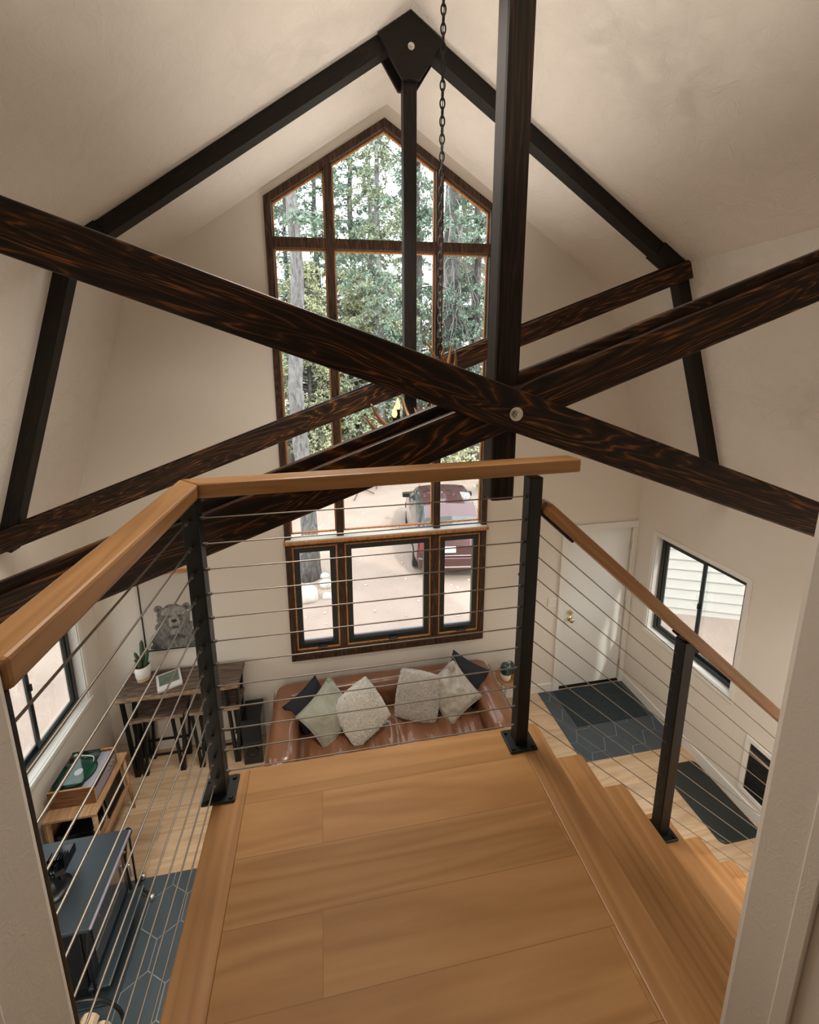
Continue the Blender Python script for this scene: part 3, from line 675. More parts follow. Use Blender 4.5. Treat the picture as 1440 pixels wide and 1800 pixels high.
for i in range(10):
    z = 3.433 - i*0.0795; x0 = XPR+0.0225; x1 = XM-0.0225; x2 = XM+0.0225; x3 = XB
    bm = bmesh.new()
    for a, b in ((x0, x1), (x2, x3)): cyl(bm, (a, YP, z-0.893*(a-x0)), (b, YP, z-0.893*(b-x0)), 0.0018, None, 8)
    obj('steel_cable', bm, M['cable'], Rg)
# ------------------------------------------------------------------ sofa
sf = empty('leather_sofa', (-0.1, -0.5, 0), 'worn cognac brown leather sofa with rounded arms below the gable window', 'sofa')
SX0, SX1, SYF, SYB = -1.275, 1.075, -0.955, -0.045
rbox('sofa_base', SX0+0.03, SX1-0.03, SYF+0.05, SYB-0.01, 0.05, 0.30, 0.05, M['leather'], sf, 8)
for x in (SX0+0.1, SX1-0.1):
    for y in (SYF+0.14, SYB-0.1): obj('sofa_foot', B(x-0.03, x+0.03, y-0.03, y+0.03, 0.0, 0.06), M['ironblack'], sf, bev=0.004)
rbox('backrest', SX0+0.02, SX1-0.02, SYB-0.23, SYB, 0.10, 0.665, 0.085, M['leather'], sf, 22, puff=0.012, wr=0.010, wr_scale=3.2, wr_stretch=(1, 1, 2.2))
rbox('armrest', SX0, SX0+0.265, SYF, SYB-0.02, 0.10, 0.635, 0.085, M['leather'], sf, 18, puff=0.012, wr=0.010, wr_scale=3.5, wr_stretch=(2, 1, 1), seed=3)
rbox('armrest', SX1-0.265, SX1, SYF, SYB-0.02, 0.10, 0.635, 0.085, M['leather'], sf, 18, puff=0.012, wr=0.010, wr_scale=3.5, wr_stretch=(2, 1, 1), seed=8)
rbox('seat_cushion', SX0+0.25, SX1-0.25, SYF+0.005, SYB-0.21, 0.24, 0.435, 0.06, M['leather'], sf, 60, puff=0.03, wr=0.038, wr_scale=3.6, wr_stretch=(3.2, 0.55, 1), seed=5)
for x in (SX0-0.001, SX1+0.001):
    bm = bmesh.new(); tube(bm, catmull([(x, SYB-0.08, 0.60), (x, SYB-0.3, 0.575), (x, SYF+0.12, 0.575), (x, SYF+0.02, 0.50), (x, SYF+0.012, 0.2)], 5), 0.0045, 6)
    obj('seam_piping', bm, M['leather'], sf, smooth=True)

def pillow(name, c, size, thick, rot, m, label, cat='throw pillow', wr=0.012, n=26, seed=0.0, fur=False, pinch=0.10, group='throw pillows on the leather sofa', chop=0.0):
    bm = bmesh.new(); vs = {}
    for side in (1, -1):
        for i in range(n+1):
            for j in range(n+1):
                u, v = -1+2*i/n, -1+2*j/n
                if side < 0 and (i in (0, n) or j in (0, n)): vs[(side, i, j)] = vs[(1, i, j)]; continue
                x = u*size/2*(1-pinch*(1-v*v)); y = v*size/2*(1-pinch*(1-u*u))
                t = thick/2*((1-u*u)**0.5)*((1-v*v)**0.5)
                if fur: x, y = x*math.sqrt(1-0.20*v*v), y*math.sqrt(1-0.20*u*u)
                al = (u+v)/2
                if chop and al > 0: t *= 1-chop*math.exp(-((u-v)/0.28)**2)*al**0.5; y -= chop*0.05*size*math.exp(-((u-v)/0.2)**2)*al; x -= chop*0.05*size*math.exp(-((u-v)/0.2)**2)*al
                s = Vector((x*9+seed, y*9, side*3+seed))
                t *= 1 + 0.14*noise.noise(s*0.8)
                w = (abs(noise.noise(s*0.9)) + 0.6*abs(noise.noise(s*2.1)))*wr*2.2*(0.35+0.65*max(abs(u), abs(v)))
                if fur: w = noise.noise(s*5)*0.007 + noise.noise(s*12)*0.005
                edge = 1.0 if t > 0.002 else 0.3
                vs[(side, i, j)] = bm.verts.new((x + (noise.noise(s*6)*0.006 if fur else 0), y + (noise.noise(s*7)*0.006 if fur else 0), side*(t - w*edge)))
        for i in range(n):
            for j in range(n):
                f = [vs[(side, i, j)], vs[(side, i+1, j)], vs[(side, i+1, j+1)], vs[(side, i, j+1)]]
                try: bm.faces.new(f if side > 0 else f[::-1])
                except ValueError: pass
    if fur:   # short tufts of pile
        base = [f for f in bm.faces]; rr_ = random.Random(int(seed*10)+1)
        for f in base:
            for _ in range(7):
                wts = [rr_.random() for _ in f.verts]; s_ = sum(wts)
                p = sum((v.co*w_ for v, w_ in zip(f.verts, wts)), Vector())/s_; nn = f.normal if f.normal.length > 0 else Vector((0, 0, 1 if p.z > 0 else -1))
                nn = Vector((p.x*0.6, p.y*0.6, p.z*3)).normalized() if nn.length < 0.5 else nn
                if nn.z*p.z < 0: nn = -nn
                d = (nn + Vector((rr_.uniform(-.7, .7), rr_.uniform(-.9, .3), rr_.uniform(-.3, .3)))).normalized()*rr_.uniform(0.010, 0.02)
                s2 = nn.cross(d); s2 = s2.normalized()*0.0035 if s2.length > 1e-5 else Vector((0.003, 0, 0))
                a, b, c_ = bm.verts.new(p-s2), bm.verts.new(p+s2), bm.verts.new(p+d)
                bm.faces.new((a, b, c_))
    mw = Matrix.Translation(Vector(c)) @ Euler([R(a) for a in rot], 'XYZ').to_matrix().to_4x4()
    me = bpy.data.meshes.new(name)
    if not fur: bmesh.ops.recalc_face_normals(bm, faces=bm.faces)
    bm.to_mesh(me); bm.free()
    o = mesh_obj(name, me, m, None, smooth=not fur, mw=mw)
    if not fur:
        bm = bmesh.new(); P = []
        for k in range(4):
            for j in range(10):
                t = -1+2*j/10; u, v = [(t, -1), (1, t), (-t, 1), (-1, -t)][k]
                P.append((u*size/2*(1-pinch*(1-v*v)), v*size/2*(1-pinch*(1-u*u)), 0))
        P.append(P[0]); tube(bm, P, 0.003, 6)
        e = obj('edge_piping', bm, m, o, smooth=True, mw=mw)
    return tag(o, label, cat, group)
# pillow local z is its face normal; tilt back towards the wall and spin in its own plane
def place(c, lean, yaw, spin): return c
def rot_of(lean, yaw, spin):
    m = Euler((R(lean), 0, 0)).to_matrix(); m = Euler((0, 0, R(yaw))).to_matrix() @ m @ Euler((0, 0, R(spin))).to_matrix()
    return [math.degrees(a) for a in m.to_euler('XYZ')]
pillow('throw_pillow', (-0.90, -0.38, 0.60), 0.40, 0.20, rot_of(62, 14, 28), M['blackcloth'], 'black woven pillow in the left corner of the leather sofa', seed=1.0)
pillow('throw_pillow', (-0.725, -0.50, 0.62), 0.46, 0.25, rot_of(56, 22, 28), M['velvet'], 'sage grey velvet pillow left of the cream fur pillow', seed=2.0, wr=0.022, chop=0.5)
pillow('throw_pillow', (-0.41, -0.53, 0.62), 0.47, 0.27, rot_of(50, 6, 28), M['fur'], 'cream faux fur pillow standing on its corner, left half of sofa', seed=3.0, fur=True, pinch=0.03)
pillow('throw_pillow', (0.185, -0.44, 0.62), 0.47, 0.27, rot_of(56, -4, -14), M['fur2'], 'taupe faux fur pillow standing in the middle right of the sofa', seed=4.0, fur=True, pinch=0.03)
pillow('throw_pillow', (0.54, -0.45, 0.615), 0.45, 0.25, rot_of(50, -16, 42), M['silver'], 'creased silvery taupe velvet pillow beside the taupe fur pillow', seed=5.0, wr=0.03, chop=0.8)
pillow('throw_pillow', (0.71, -0.33, 0.63), 0.42, 0.19, rot_of(60, -20, -22), M['blackcloth'], 'black woven pillow in the right corner of the leather sofa', seed=6.0)

# ------------------------------------------------------------------ desk and stools with V legs
def vleg(name, x, y, z1, parent, wx=0.07, w=0.021):
    bm = bmesh.new()
    for s in (-1, 1):
        p, q = Vector((x+s*wx, y, z1)), Vector((x+s*0.012, y, 0.006)); d, sd, u = frame_of(q-p)
        mw = Matrix.Translation(p) @ Matrix(((d.x, sd.x, u.x), (d.y, sd.y, u.y), (d.z, sd.z, u.z))).to_4x4()
        box(bm, 0, (q-p).length, -w/1.2, w/1.2, -w/1.6, w/1.6, M4=mw)
    box(bm, x-0.026, x+0.026, y-w, y+w, 0, 0.008)
    return obj(name, bm, M['black'], parent)
def live_top(name, x0, x1, y0, y1, z0, z1, parent, seed):
    bm = bmesh.new(); n = 40; rows = []
    for i in range(n+1):
        x = x0+(x1-x0)*i/n; w = 0.010*noise.noise(Vector((x*6+seed, 0, 0))) + 0.004*noise.noise(Vector((x*23, seed, 0)))
        rows.append([bm.verts.new(p) for p in ((x, y1, z0), (x, y1, z1), (x, y0+w+0.012, z1), (x, y0+w-0.004, z0+(z1-z0)*0.35), (x, y0+w+0.006, z0))])
    for a, b in zip(rows, rows[1:]):
        for k in range(5):
            f = bm.faces.new((a[k], a[(k+1) % 5], b[(k+1) % 5], b[k])); f.material_index = 1 if k in (2, 3) else 0
    bm.faces.new(rows[0]); bm.faces.new(list(reversed(rows[-1])))
    return obj(name, bm, [M['desk'], M['deskedge']], parent)
dk = empty('counter_desk', (-2.13, -0.2, 0), 'tall grey brown live edge desk with black V legs by the front wall', 'desk')
live_top('tabletop', -2.665, -1.575, -0.365, -0.03, 0.905, 0.95, dk, 1)
for x in (-2.60, -1.66):
    for y in (-0.27, -0.07): vleg('leg', x, y, 0.905, dk, 0.058)
    obj('crossbar', B(x-0.05, x+0.05, -0.30, -0.04, 0.893, 0.905), M['black'], dk)
    obj('stretcher', B(x-0.008, x+0.008, -0.26, -0.08, 0.30, 0.316), M['black'], dk)
for i, (x0, lab) in enumerate(((-2.585, 'left of two wooden backless stools tucked under the tall desk'), (-2.06, 'right of two wooden backless stools tucked under the tall desk'))):
    st = empty('counter_stool', (x0+0.24, -0.17, 0), lab, 'stool', 'stools under the desk')
    live_top('seat', x0, x0+0.47, -0.325, -0.06, 0.635, 0.665, st, 3+i)
    for x in (x0+0.06, x0+0.405):
        for y in (-0.275, -0.10): vleg('leg', x, y, 0.635, st, 0.05, 0.018)
    for y in (-0.275, -0.10): obj('footrest', B(x0+0.05, x0+0.415, y-0.008, y+0.008, 0.20, 0.216), M['black'], st)
# cactus and book
pc = Vector((-2.50, -0.13, 0.951))
ct = empty('potted_cactus', pc, 'finger cactus in a white pot on the tall desk', 'potted plant')
bm = bmesh.new(); lathe(bm, pc, [(0.060, 0.034), (0.066, 0.05), (0.073, 0.165), (0.068, 0.167), (0.064, 0.14), (0.0, 0.138)], 28); obj('pot', bm, M['white_ceramic'], ct, smooth=True)
bm = bmesh.new(); lathe(bm, pc, [(0.055, 0.0), (0.060, 0.004), (0.062, 0.034), (0.0, 0.0341)], 28); obj('pot_base', bm, M['cork'], ct, smooth=True)
bm = bmesh.new(); lathe(bm, pc, [(0.0, 0.139), (0.062, 0.146), (0.0, 0.150)], 20); obj('soil', bm, M['soil'], ct)
def ribbed(bm, P, rad, n=16):
    P = catmull(P, 6); pts = len(P)
    rings = []
    for i, p in enumerate(P):
        t = i/(pts-1); rr_ = rad*(0.8+0.2*math.sin(math.pi*min(1, t*1.2)))*(1 if t < 0.85 else math.sqrt(max(0.02, 1-((t-0.85)/0.15)**2)))
        d = (P[min(i+1, pts-1)]-P[max(0, i-1)]); d_, s, u = frame_of(d)
        rings.append([bm.verts.new(p+(s*math.cos(2*math.pi*k/n)+u*math.sin(2*math.pi*k/n))*rr_*(1 if k % 2 else 0.84)) for k in range(n)])
    for a, b in zip(rings, rings[1:]):
        for k in range(n): bm.faces.new((a[k], a[(k+1) % n], b[(k+1) % n], b[k]))
    bm.faces.new(rings[-1]); bm.faces.new(list(reversed(rings[0])))
for P, r_ in (([(0.0, 0, 0.13), (-0.02, 0.0, 0.2), (-0.055, 0.005, 0.30)], 0.019), ([(0.01, 0.01, 0.13), (0.012, 0.012, 0.26), (0.016, 0.012, 0.42)], 0.023),
              ([(0.02, -0.01, 0.13), (0.05, -0.01, 0.22), (0.075, -0.01, 0.33)], 0.017), ([(-0.01, -0.02, 0.13), (-0.005, -0.03, 0.19), (0.0, -0.03, 0.26)], 0.021),
              ([(-0.02, 0.01, 0.13), (-0.04, 0.02, 0.17), (-0.07, 0.02, 0.21)], 0.016)):
    bm = bmesh.new(); ribbed(bm, [pc+Vector(p) for p in P], r_); obj('cactus_stem', bm, M['cactus'], ct, smooth=True)
mwb = Matrix.Translation((-2.245, -0.20, 0.951)) @ Matrix.Rotation(R(24), 4, 'Z')
bk = obj('book', B(-0.105, 0.105, -0.115, 0.115, 0.0, 0.018), M['paper'], None, bev=0.001, mw=mwb); tag(bk, 'small white book with grey green cover picture on the tall desk', 'book')
obj('book_cover', B(-0.106, 0.106, -0.116, 0.116, 0.0185, 0.0205), M['paper'], bk, mw=mwb)
obj('cover_picture', B(-0.085, 0.088, -0.055, 0.10, 0.0206, 0.0212), plain('grey_green_print', (0.13, 0.17, 0.14), 0.4, noise_scale=14, noise_amt=0.7), bk, mw=mwb)

# ------------------------------------------------------------------ bear picture
PX0, PX1, PZ0, PZ1 = -2.495, -1.955, 1.175, 2.00
pi2 = empty('framed_picture', ((PX0+PX1)/2, -0.02, PZ0), 'framed black and white portrait of a bear on the front wall above the desk', 'picture')
obj('canvas', B(PX0+0.008, PX1-0.008, -0.030, -0.004, PZ0+0.008, PZ1-0.008), M['canvas'], pi2)
def furgrey(name, a, b, sc):
    m, n, l, bs = new_mat(name); t = n.new('ShaderNodeTexCoord'); mp = n.new('ShaderNodeMapping'); mp.inputs['Scale'].default_value = (2.6, 1, 1)
    nz = n.new('ShaderNodeTexNoise'); nz.inputs['Scale'].default_value = sc; nz.inputs['Detail'].default_value = 8; nz.inputs['Roughness'].default_value = 0.75
    rp = n.new('ShaderNodeValToRGB'); rp.color_ramp.elements[0].position = 0.34; rp.color_ramp.elements[1].position = 0.66
    rp.color_ramp.elements[0].color = (a*1.04, a, a*0.94, 1); rp.color_ramp.elements[1].color = (b*1.04, b, b*0.94, 1)
    l.new(t.outputs['Object'], mp.inputs[0]); l.new(mp.outputs[0], nz.inputs['Vector']); l.new(nz.outputs[0], rp.inputs[0]); l.new(rp.outputs[0], bs.inputs['Base Color']); bs.inputs['Roughness'].default_value = 0.7
    return m
g1, g2_, g3, g4 = furgrey('bear_fur_mid', 0.035, 0.26, 20), furgrey('bear_fur_light', 0.10, 0.42, 24), furgrey('bear_fur_dark', 0.015, 0.13, 26), furgrey('bear_nose_dark', 0.012, 0.03, 20)
bm = bmesh.new(); bx, bz = -2.20, 1.50
def blob(cx, cz, rx, rz, mi, lay, rag=0.06, n=44, z0=None):
    vs = []
    for k in range(n):
        a = 2*math.pi*k/n; q = 1+rag*noise.noise(Vector((math.cos(a)*3+cx*9, math.sin(a)*3, lay*2.7)))*2
        x, z = cx+rx*math.cos(a)*q, cz+rz*math.sin(a)*q
        vs.append(bm.verts.new((min(max(x, PX0+0.012), PX1-0.012), -0.0303-lay*0.0003, max(z, PZ0+0.012))))
    try: bm.faces.new(vs).material_index = mi
    except ValueError: pass
blob(bx, 1.22, 0.26, 0.17, 2, 1, 0.10); blob(bx-0.02, 1.30, 0.19, 0.13, 0, 2, 0.12)
blob(bx-0.135, bz+0.125, 0.040, 0.040, 0, 1, .12); blob(bx+0.125, bz+0.13, 0.040, 0.040, 0, 1, .12); blob(bx-0.135, bz+0.115, 0.018, 0.020, 2, 2, .1); blob(bx+0.125, bz+0.12, 0.018, 0.020, 2, 2, .1)
blob(bx, bz-0.08, 0.175, 0.13, 0, 3, 0.10); blob(bx, bz+0.025, 0.155, 0.145, 0, 4, 0.07); blob(bx, bz+0.085, 0.115, 0.055, 1, 5, .1)
blob(bx-0.055, bz+0.035, 0.034, 0.020, 0, 6, .15); blob(bx+0.055, bz+0.035, 0.034, 0.020, 0, 6, .15); blob(bx-0.055, bz+0.034, 0.015, 0.008, 3, 7); blob(bx+0.055, bz+0.034, 0.015, 0.008, 3, 7)
blob(bx, bz-0.035, 0.055, 0.075, 1, 7, .05); blob(bx, bz-0.015, 0.026, 0.020, 3, 8, .03); blob(bx, bz-0.085, 0.036, 0.018, 2, 8, .08); blob(bx, bz-0.135, 0.05, 0.028, 1, 8, .12); blob(bx, bz-0.195, 0.085, 0.03, 2, 8, .15)
obj('bear_print', bm, [g1, g2_, g3, g4], pi2)
bm = bmesh.new(); box(bm, PX0, PX0+0.010, -0.036, -0.002, PZ0, PZ1); box(bm, PX1-0.010, PX1, -0.036, -0.002, PZ0, PZ1); box(bm, PX0+0.010, PX1-0.010, -0.036, -0.002, PZ0, PZ0+0.010)
obj('picture_frame', bm, M['ironblack'], pi2)
obj('hanger_bar', B(PX0-0.004, PX1+0.004, -0.040, -0.001, PZ1-0.006, PZ1+0.016), M['bead'], pi2, bev=0.002)

# ------------------------------------------------------------------ speaker left of the sofa
sp = empty('floor_speaker', (-1.48, -0.22, 0), 'black floor speaker between desk and left arm of sofa', 'speaker')
obj('cabinet', B(-1.585, -1.40, -0.345, -0.09, 0.0, 0.52), M['gloss'], sp, bev=0.006)
obj('speaker_grille', B(-1.575, -1.41, -0.352, -0.345, 0.27, 0.505), M['blackcloth'], sp, bev=0.003)
bm = bmesh.new(); cyl(bm, (-1.4925, -0.346, 0.14), (-1.4925, -0.352, 0.14), 0.062, None, 28); tube(bm, [(-1.4925, -0.353, 0.14), (-1.4925, -0.362, 0.14)], [0.030, 0.004], 20); obj('speaker_cone', bm, M['ironblack'], sp)

# ------------------------------------------------------------------ record console, turntable, records
cs = empty('record_console', (-2.69, -0.83, 0), 'pale oak record console with open shelf and tapered legs under left window', 'console table')
CX0, CX1, CY0, CY1, CZ = -2.885, -2.505, -1.095, -0.575, 0.60
obj('console_top', B(CX0, CX1, CY0, CY1, CZ-0.022, CZ), M['pale_oak'], cs, bev=0.004)
obj('shelf', B(CX0, CX1-0.01, CY0+0.02, CY1-0.02, 0.235, 0.255), M['pale_oak'], cs, bev=0.003)
obj('back_panel', B(CX0, CX0+0.010, CY0+0.02, CY1-0.02, 0.255, CZ-0.022), M['pale_oak'], cs)
obj('front_lip', B(CX1-0.02, CX1-0.008, CY0+0.02, CY1-0.02, 0.255, 0.285), M['pale_oak'], cs, bev=0.002)
for x, dx in ((CX0+0.03, -0.0), (CX1-0.03, 0.022)):
    for y, dy in ((CY0+0.03, -0.022), (CY1-0.03, 0.022)):
        bm = bmesh.new(); cyl(bm, (x+dx, y+dy, 0), (x, y, CZ-0.022), 0.011, 0.019, 16); obj('leg', bm, M['pale_oak'], cs, smooth=True)
tt = empty('record_player', (-2.73, -0.83, CZ), 'suitcase record player in walnut case with green vinyl on console', 'record player')
TX0, TX1, TY0, TY1, TZ0, TZ1 = -2.875, -2.545, -1.005, -0.665, CZ+0.001, CZ+0.145
bm = bmesh.new(); box(bm, TX0, TX1, TY0, TY0+0.010, TZ0, TZ1+0.008); box(bm, TX0, TX1, TY1-0.010, TY1, TZ0, TZ1+0.008); box(bm, TX0, TX0+0.010, TY0+0.01, TY1-0.01, TZ0, TZ1); box(bm, TX0+0.01, TX1, TY0+0.01, TY1-0.01, TZ0, TZ0+0.01)
obj('wooden_case', bm, M['walnut'], tt, bev=0.002)
for ya_, yb_ in ((TY0, TY0+0.0101), (TY1-0.0101, TY1)):
    bm = bmesh.new(); box(bm, TX0, TX1+0.002, ya_, yb_, TZ1+0.008, TZ1+0.011); box(bm, TX1, TX1+0.002, ya_, yb_, TZ0, TZ1+0.009); obj('edge_band', bm, M['bead'], tt)
obj('top_deck', B(TX0+0.011, TX1-0.004, TY0+0.011, TY1-0.011, TZ1-0.03, TZ1-0.012), M['mute'], tt)
obj('front_panel', B(TX1-0.012, TX1-0.004, TY0+0.011, TY1-0.011, TZ0+0.011, TZ1-0.012), M['mute'], tt)
tcx, tcy, tz = -2.735, -0.845, TZ1-0.012
bm = bmesh.new(); cyl(bm, (tcx+0.02, tcy+0.05, tz), (tcx+0.02, tcy+0.05, tz+0.004), 0.001); lathe(bm, (tcx, tcy, tz), [(0.125, 0), (0.127, 0.004), (0.125, 0.008), (0, 0.0085)], 40); obj('platter', bm, M['ironblack'], tt)
bm = bmesh.new(); lathe(bm, (tcx, tcy, tz+0.009), [(0.120, 0), (0.120, 0.002), (0.0, 0.0025)], 48); rc = obj('vinyl_record', bm, M['vinyl'], None, smooth=False); tag(rc, 'green vinyl record on the record player platter', 'record')
bm = bmesh.new(); lathe(bm, (tcx, tcy, tz+0.0116), [(0.030, 0), (0.030, 0.0005), (0, 0.0006)], 24); obj('record_label', bm, M['paper'], rc)
bm = bmesh.new(); tube(bm, catmull([(TX0+0.06, TY1-0.05, tz+0.035), (TX0+0.12, TY1-0.055, tz+0.035), (TX0+0.20, TY1-0.075, tz+0.03), (TX0+0.215, TY1-0.11, tz+0.018)], 5), 0.004, 8)
cyl(bm, (TX0+0.055, TY1-0.05, tz), (TX0+0.055, TY1-0.05, tz+0.045), 0.014, None, 16); box(bm, TX0+0.02, TX0+0.05, TY1-0.06, TY1-0.04, tz+0.026, tz+0.044); obj('tone_arm', bm, M['steel'], tt, smooth=False)
bm = bmesh.new()
for y in (TY1-0.05, TY1-0.085, TY1-0.12): cyl(bm, (TX1-0.003, y, TZ0+0.075), (TX1+0.014, y, TZ0+0.075), 0.012, None, 16)
obj('control_knobs', bm, M['steel'], tt)
obj('clear_lid', B(TX0+0.02, TX1-0.10, TY0+0.03, TY1-0.02, TZ1-0.011, TZ1+0.032), M['clear'], tt)
for k in range(14):
    x = CX0+0.03+k*0.0; y = -1.02+k*0.0055
recs = [('sleeve_green', 'green record sleeve nearest the front of the console shelf', 0.0), ('white_ceramic', 'white record sleeve behind the green one on the console shelf', 0.010), ('ironblack', 'black record sleeve leaning at the back of the console shelf', 0.020)]
for k, (mm, lab, dx) in enumerate((('ironblack', 'black record sleeve standing at the front edge of console shelf', 0), ('white_ceramic', 'white record sleeve between black and green ones on console shelf', 1), ('sleeve_green', 'green record sleeve standing behind the white one on console shelf', 2))):
    mw = Matrix.Translation((CX1-0.055-k*0.022, -0.73, 0.256)) @ Matrix.Rotation(R(-5), 4, 'Y')
    s = obj('record_sleeve', B(-0.004, 0.004, -0.13, 0.13, 0, 0.27), M[mm], None, mw=mw); tag(s, lab, 'record sleeve', 'records on the console shelf')
bx_ = obj('receiver_box', B(CX0+0.03, CX1-0.08, CY0+0.04, -0.88, 0.256, 0.40), M['gloss'], None, bev=0.004); tag(bx_, 'gloss black audio box lying on the console shelf', 'audio unit')
bm = bmesh.new(); cyl(bm, (CX1-0.082, CY0+0.10, 0.33), (CX1-0.066, CY0+0.10, 0.33), 0.02, None, 20); obj('volume_knob', bm, M['steel'], bx_)

# ------------------------------------------------------------------ wood stove on the hearth
sv = empty('wood_stove', (-2.45, -1.6, 0), 'charcoal cast iron wood stove with glass door on the hexagon hearth', 'wood stove')
VX0, VX1, VY0, VY1, VZ = -2.74, -2.155, -1.865, -1.325, 0.70
obj('top_plate', B(VX0, VX1, VY0, VY1, VZ-0.028, VZ), M['stove'], sv, bev=0.006)
obj('bevelled_edge', B(VX1-0.004, VX1+0.012, VY0+0.004, VY1-0.004, VZ-0.020, VZ-0.002), M['lilac'], sv, bev=0.005)
obj('firebox', B(VX0+0.03, VX1-0.075, VY0+0.03, VY1-0.03, 0.19, VZ-0.028), M['ironblack'], sv, bev=0.008)
sdr = obj('stove_door', B(VX1-0.075, VX1-0.045, VY0+0.035, VY1-0.035, 0.22, VZ-0.05), M['ironblack'], sv, bev=0.006)
obj('door_glass', B(VX1-0.0455, VX1-0.040, VY0+0.085, VY1-0.085, 0.27, VZ-0.10), M['stoveglass'], sdr)
bm = bmesh.new(); tube(bm, catmull([(VX1-0.045, VY1-0.06, 0.46), (VX1-0.01, VY1-0.06, 0.46), (VX1-0.005, VY1-0.06, 0.43), (VX1-0.005, VY1-0.06, 0.36)], 5), 0.007, 8); obj('door_handle', bm, M['steel'], sdr, smooth=True)
obj('ash_lip', B(VX1-0.08, VX1+0.04, VY0+0.02, VY1-0.02, 0.175, 0.195), M['stove'], sv, bev=0.004)
obj('ash_lip_edge', B(VX1+0.039, VX1+0.043, VY0+0.02, VY1-0.02, 0.183, 0.197), M['steel'], sv)
obj('pedestal', B(VX0+0.08, VX1-0.10, VY0+0.08, VY1-0.08, 0.02, 0.19), M['ironblack'], sv, bev=0.006)
obj('base_plate', B(VX0+0.02, VX1+0.055, VY0+0.03, VY1-0.03, 0.008, 0.024), M['stove'], sv, bev=0.004)
for y in (VY0+0.015, VY1-0.035):
    bm = bmesh.new(); tube(bm, [(VX1-0.02, y+0.01, VZ-0.03), (VX1-0.055, y+0.01, 0.42), (VX1-0.04, y+0.01, 0.19)], 0.010, 8); obj('side_strut', bm, M['ironblack'], sv)
bm = bmesh.new(); cyl(bm, (VX0+0.12, -1.6, VZ), (VX0+0.12, -1.6, 2.9), 0.075, None, 28); obj('stove_pipe', bm, M['ironblack'], sv, smooth=False)
for y in (-1.78, -1.45):
    bm = bmesh.new(); cyl(bm, (VX1+0.012, y, VZ-0.035), (VX1+0.016, y, VZ-0.035), 0.006, None, 10); obj('screw', bm, M['brass'], sv)
fan = empty('stove_fan', (-2.47, -1.56, VZ), 'gloss black heat powered fan standing on the stove top', 'stove fan')
bm = bmesh.new(); lathe(bm, (-2.455, -1.63, VZ+0.001), [(0.075, 0), (0.082, 0.006), (0.080, 0.02), (0.03, 0.026), (0.0, 0.027)], 32); obj('fan_base', bm, M['ironblack'], fan, smooth=True)
bm = bmesh.new(); cyl(bm, (-2.455, -1.60, VZ+0.026), (-2.455, -1.60, VZ+0.17), 0.012, None, 12); box(bm, -2.50, -2.41, -1.555, -1.475, VZ+0.09, VZ+0.155); obj('motor_housing', bm, M['gloss'], fan, bev=0.006)
bm = bmesh.new()
for k in range(7): box(bm, -2.505+k*0.0155, -2.500+k*0.0155, -1.60, -1.55, VZ+0.10, VZ+0.20)
obj('cooling_fins', bm, M['gloss'], fan)
bm = bmesh.new()
for k in range(4):
    a = k*math.pi/2+0.5; d = Vector((math.cos(a), 0, math.sin(a))); s = Vector((-math.sin(a), 0.35, math.cos(a)))
    c = Vector((-2.455, -1.645, VZ+0.13))
    P = [c+d*0.01-s*0.008, c+d*0.085-s*0.024, c+d*0.095+s*0.01, c+d*0.01+s*0.012]
    v = [bm.verts.new(p) for p in P]; v2 = [bm.verts.new(p+Vector((0, -0.002, 0))) for p in P]
    bm.faces.new(v); bm.faces.new(list(reversed(v2)))
    for i in range(4): bm.faces.new((v[i], v2[i], v2[(i+1) % 4], v[(i+1) % 4]))
cyl(bm, (-2.455, -1.635, VZ+0.13), (-2.455, -1.655, VZ+0.13), 0.014, None, 16)
obj('fan_blades', bm, M['gloss'], fan)
# tool stand with ball feet
tl = empty('fire_tool_stand', (-2.17, -1.30, 0.007), 'black fire tool stand with silver ball feet beside the stove', 'fire tools')
bc = Vector((-2.20, -1.27, 0.007)); balls = []
bm = bmesh.new()
cyl(bm, bc+Vector((0, 0, 0.05)), bc+Vector((0, 0, 0.55)), 0.007, None, 10)
for a in (R(-28), R(92), R(212)):
    e = bc+Vector((math.cos(a)*0.13, math.sin(a)*0.10, 0.022)); tube(bm, catmull([bc+Vector((0, 0, 0.07)), bc+(e-bc)*0.5+Vector((0, 0, 0.055)), e], 5), 0.008, 8); balls.append(e)
tube(bm, catmull([bc+Vector((0, 0, 0.55)), bc+Vector((0.02, 0, 0.60)), bc+Vector((0, 0, 0.63)), bc+Vector((-0.02, 0, 0.60)), bc+Vector((0, 0, 0.55))], 5), 0.006, 8)
obj('stand', bm, M['ironblack'], tl, smooth=True)
for e in balls:
    bm = bmesh.new(); bmesh.ops.create_uvsphere(bm, u_segments=16, v_segments=10, radius=0.022); bmesh.ops.translate(bm, verts=bm.verts, vec=e); obj('ball_foot', bm, M['steel'], tl, smooth=True)
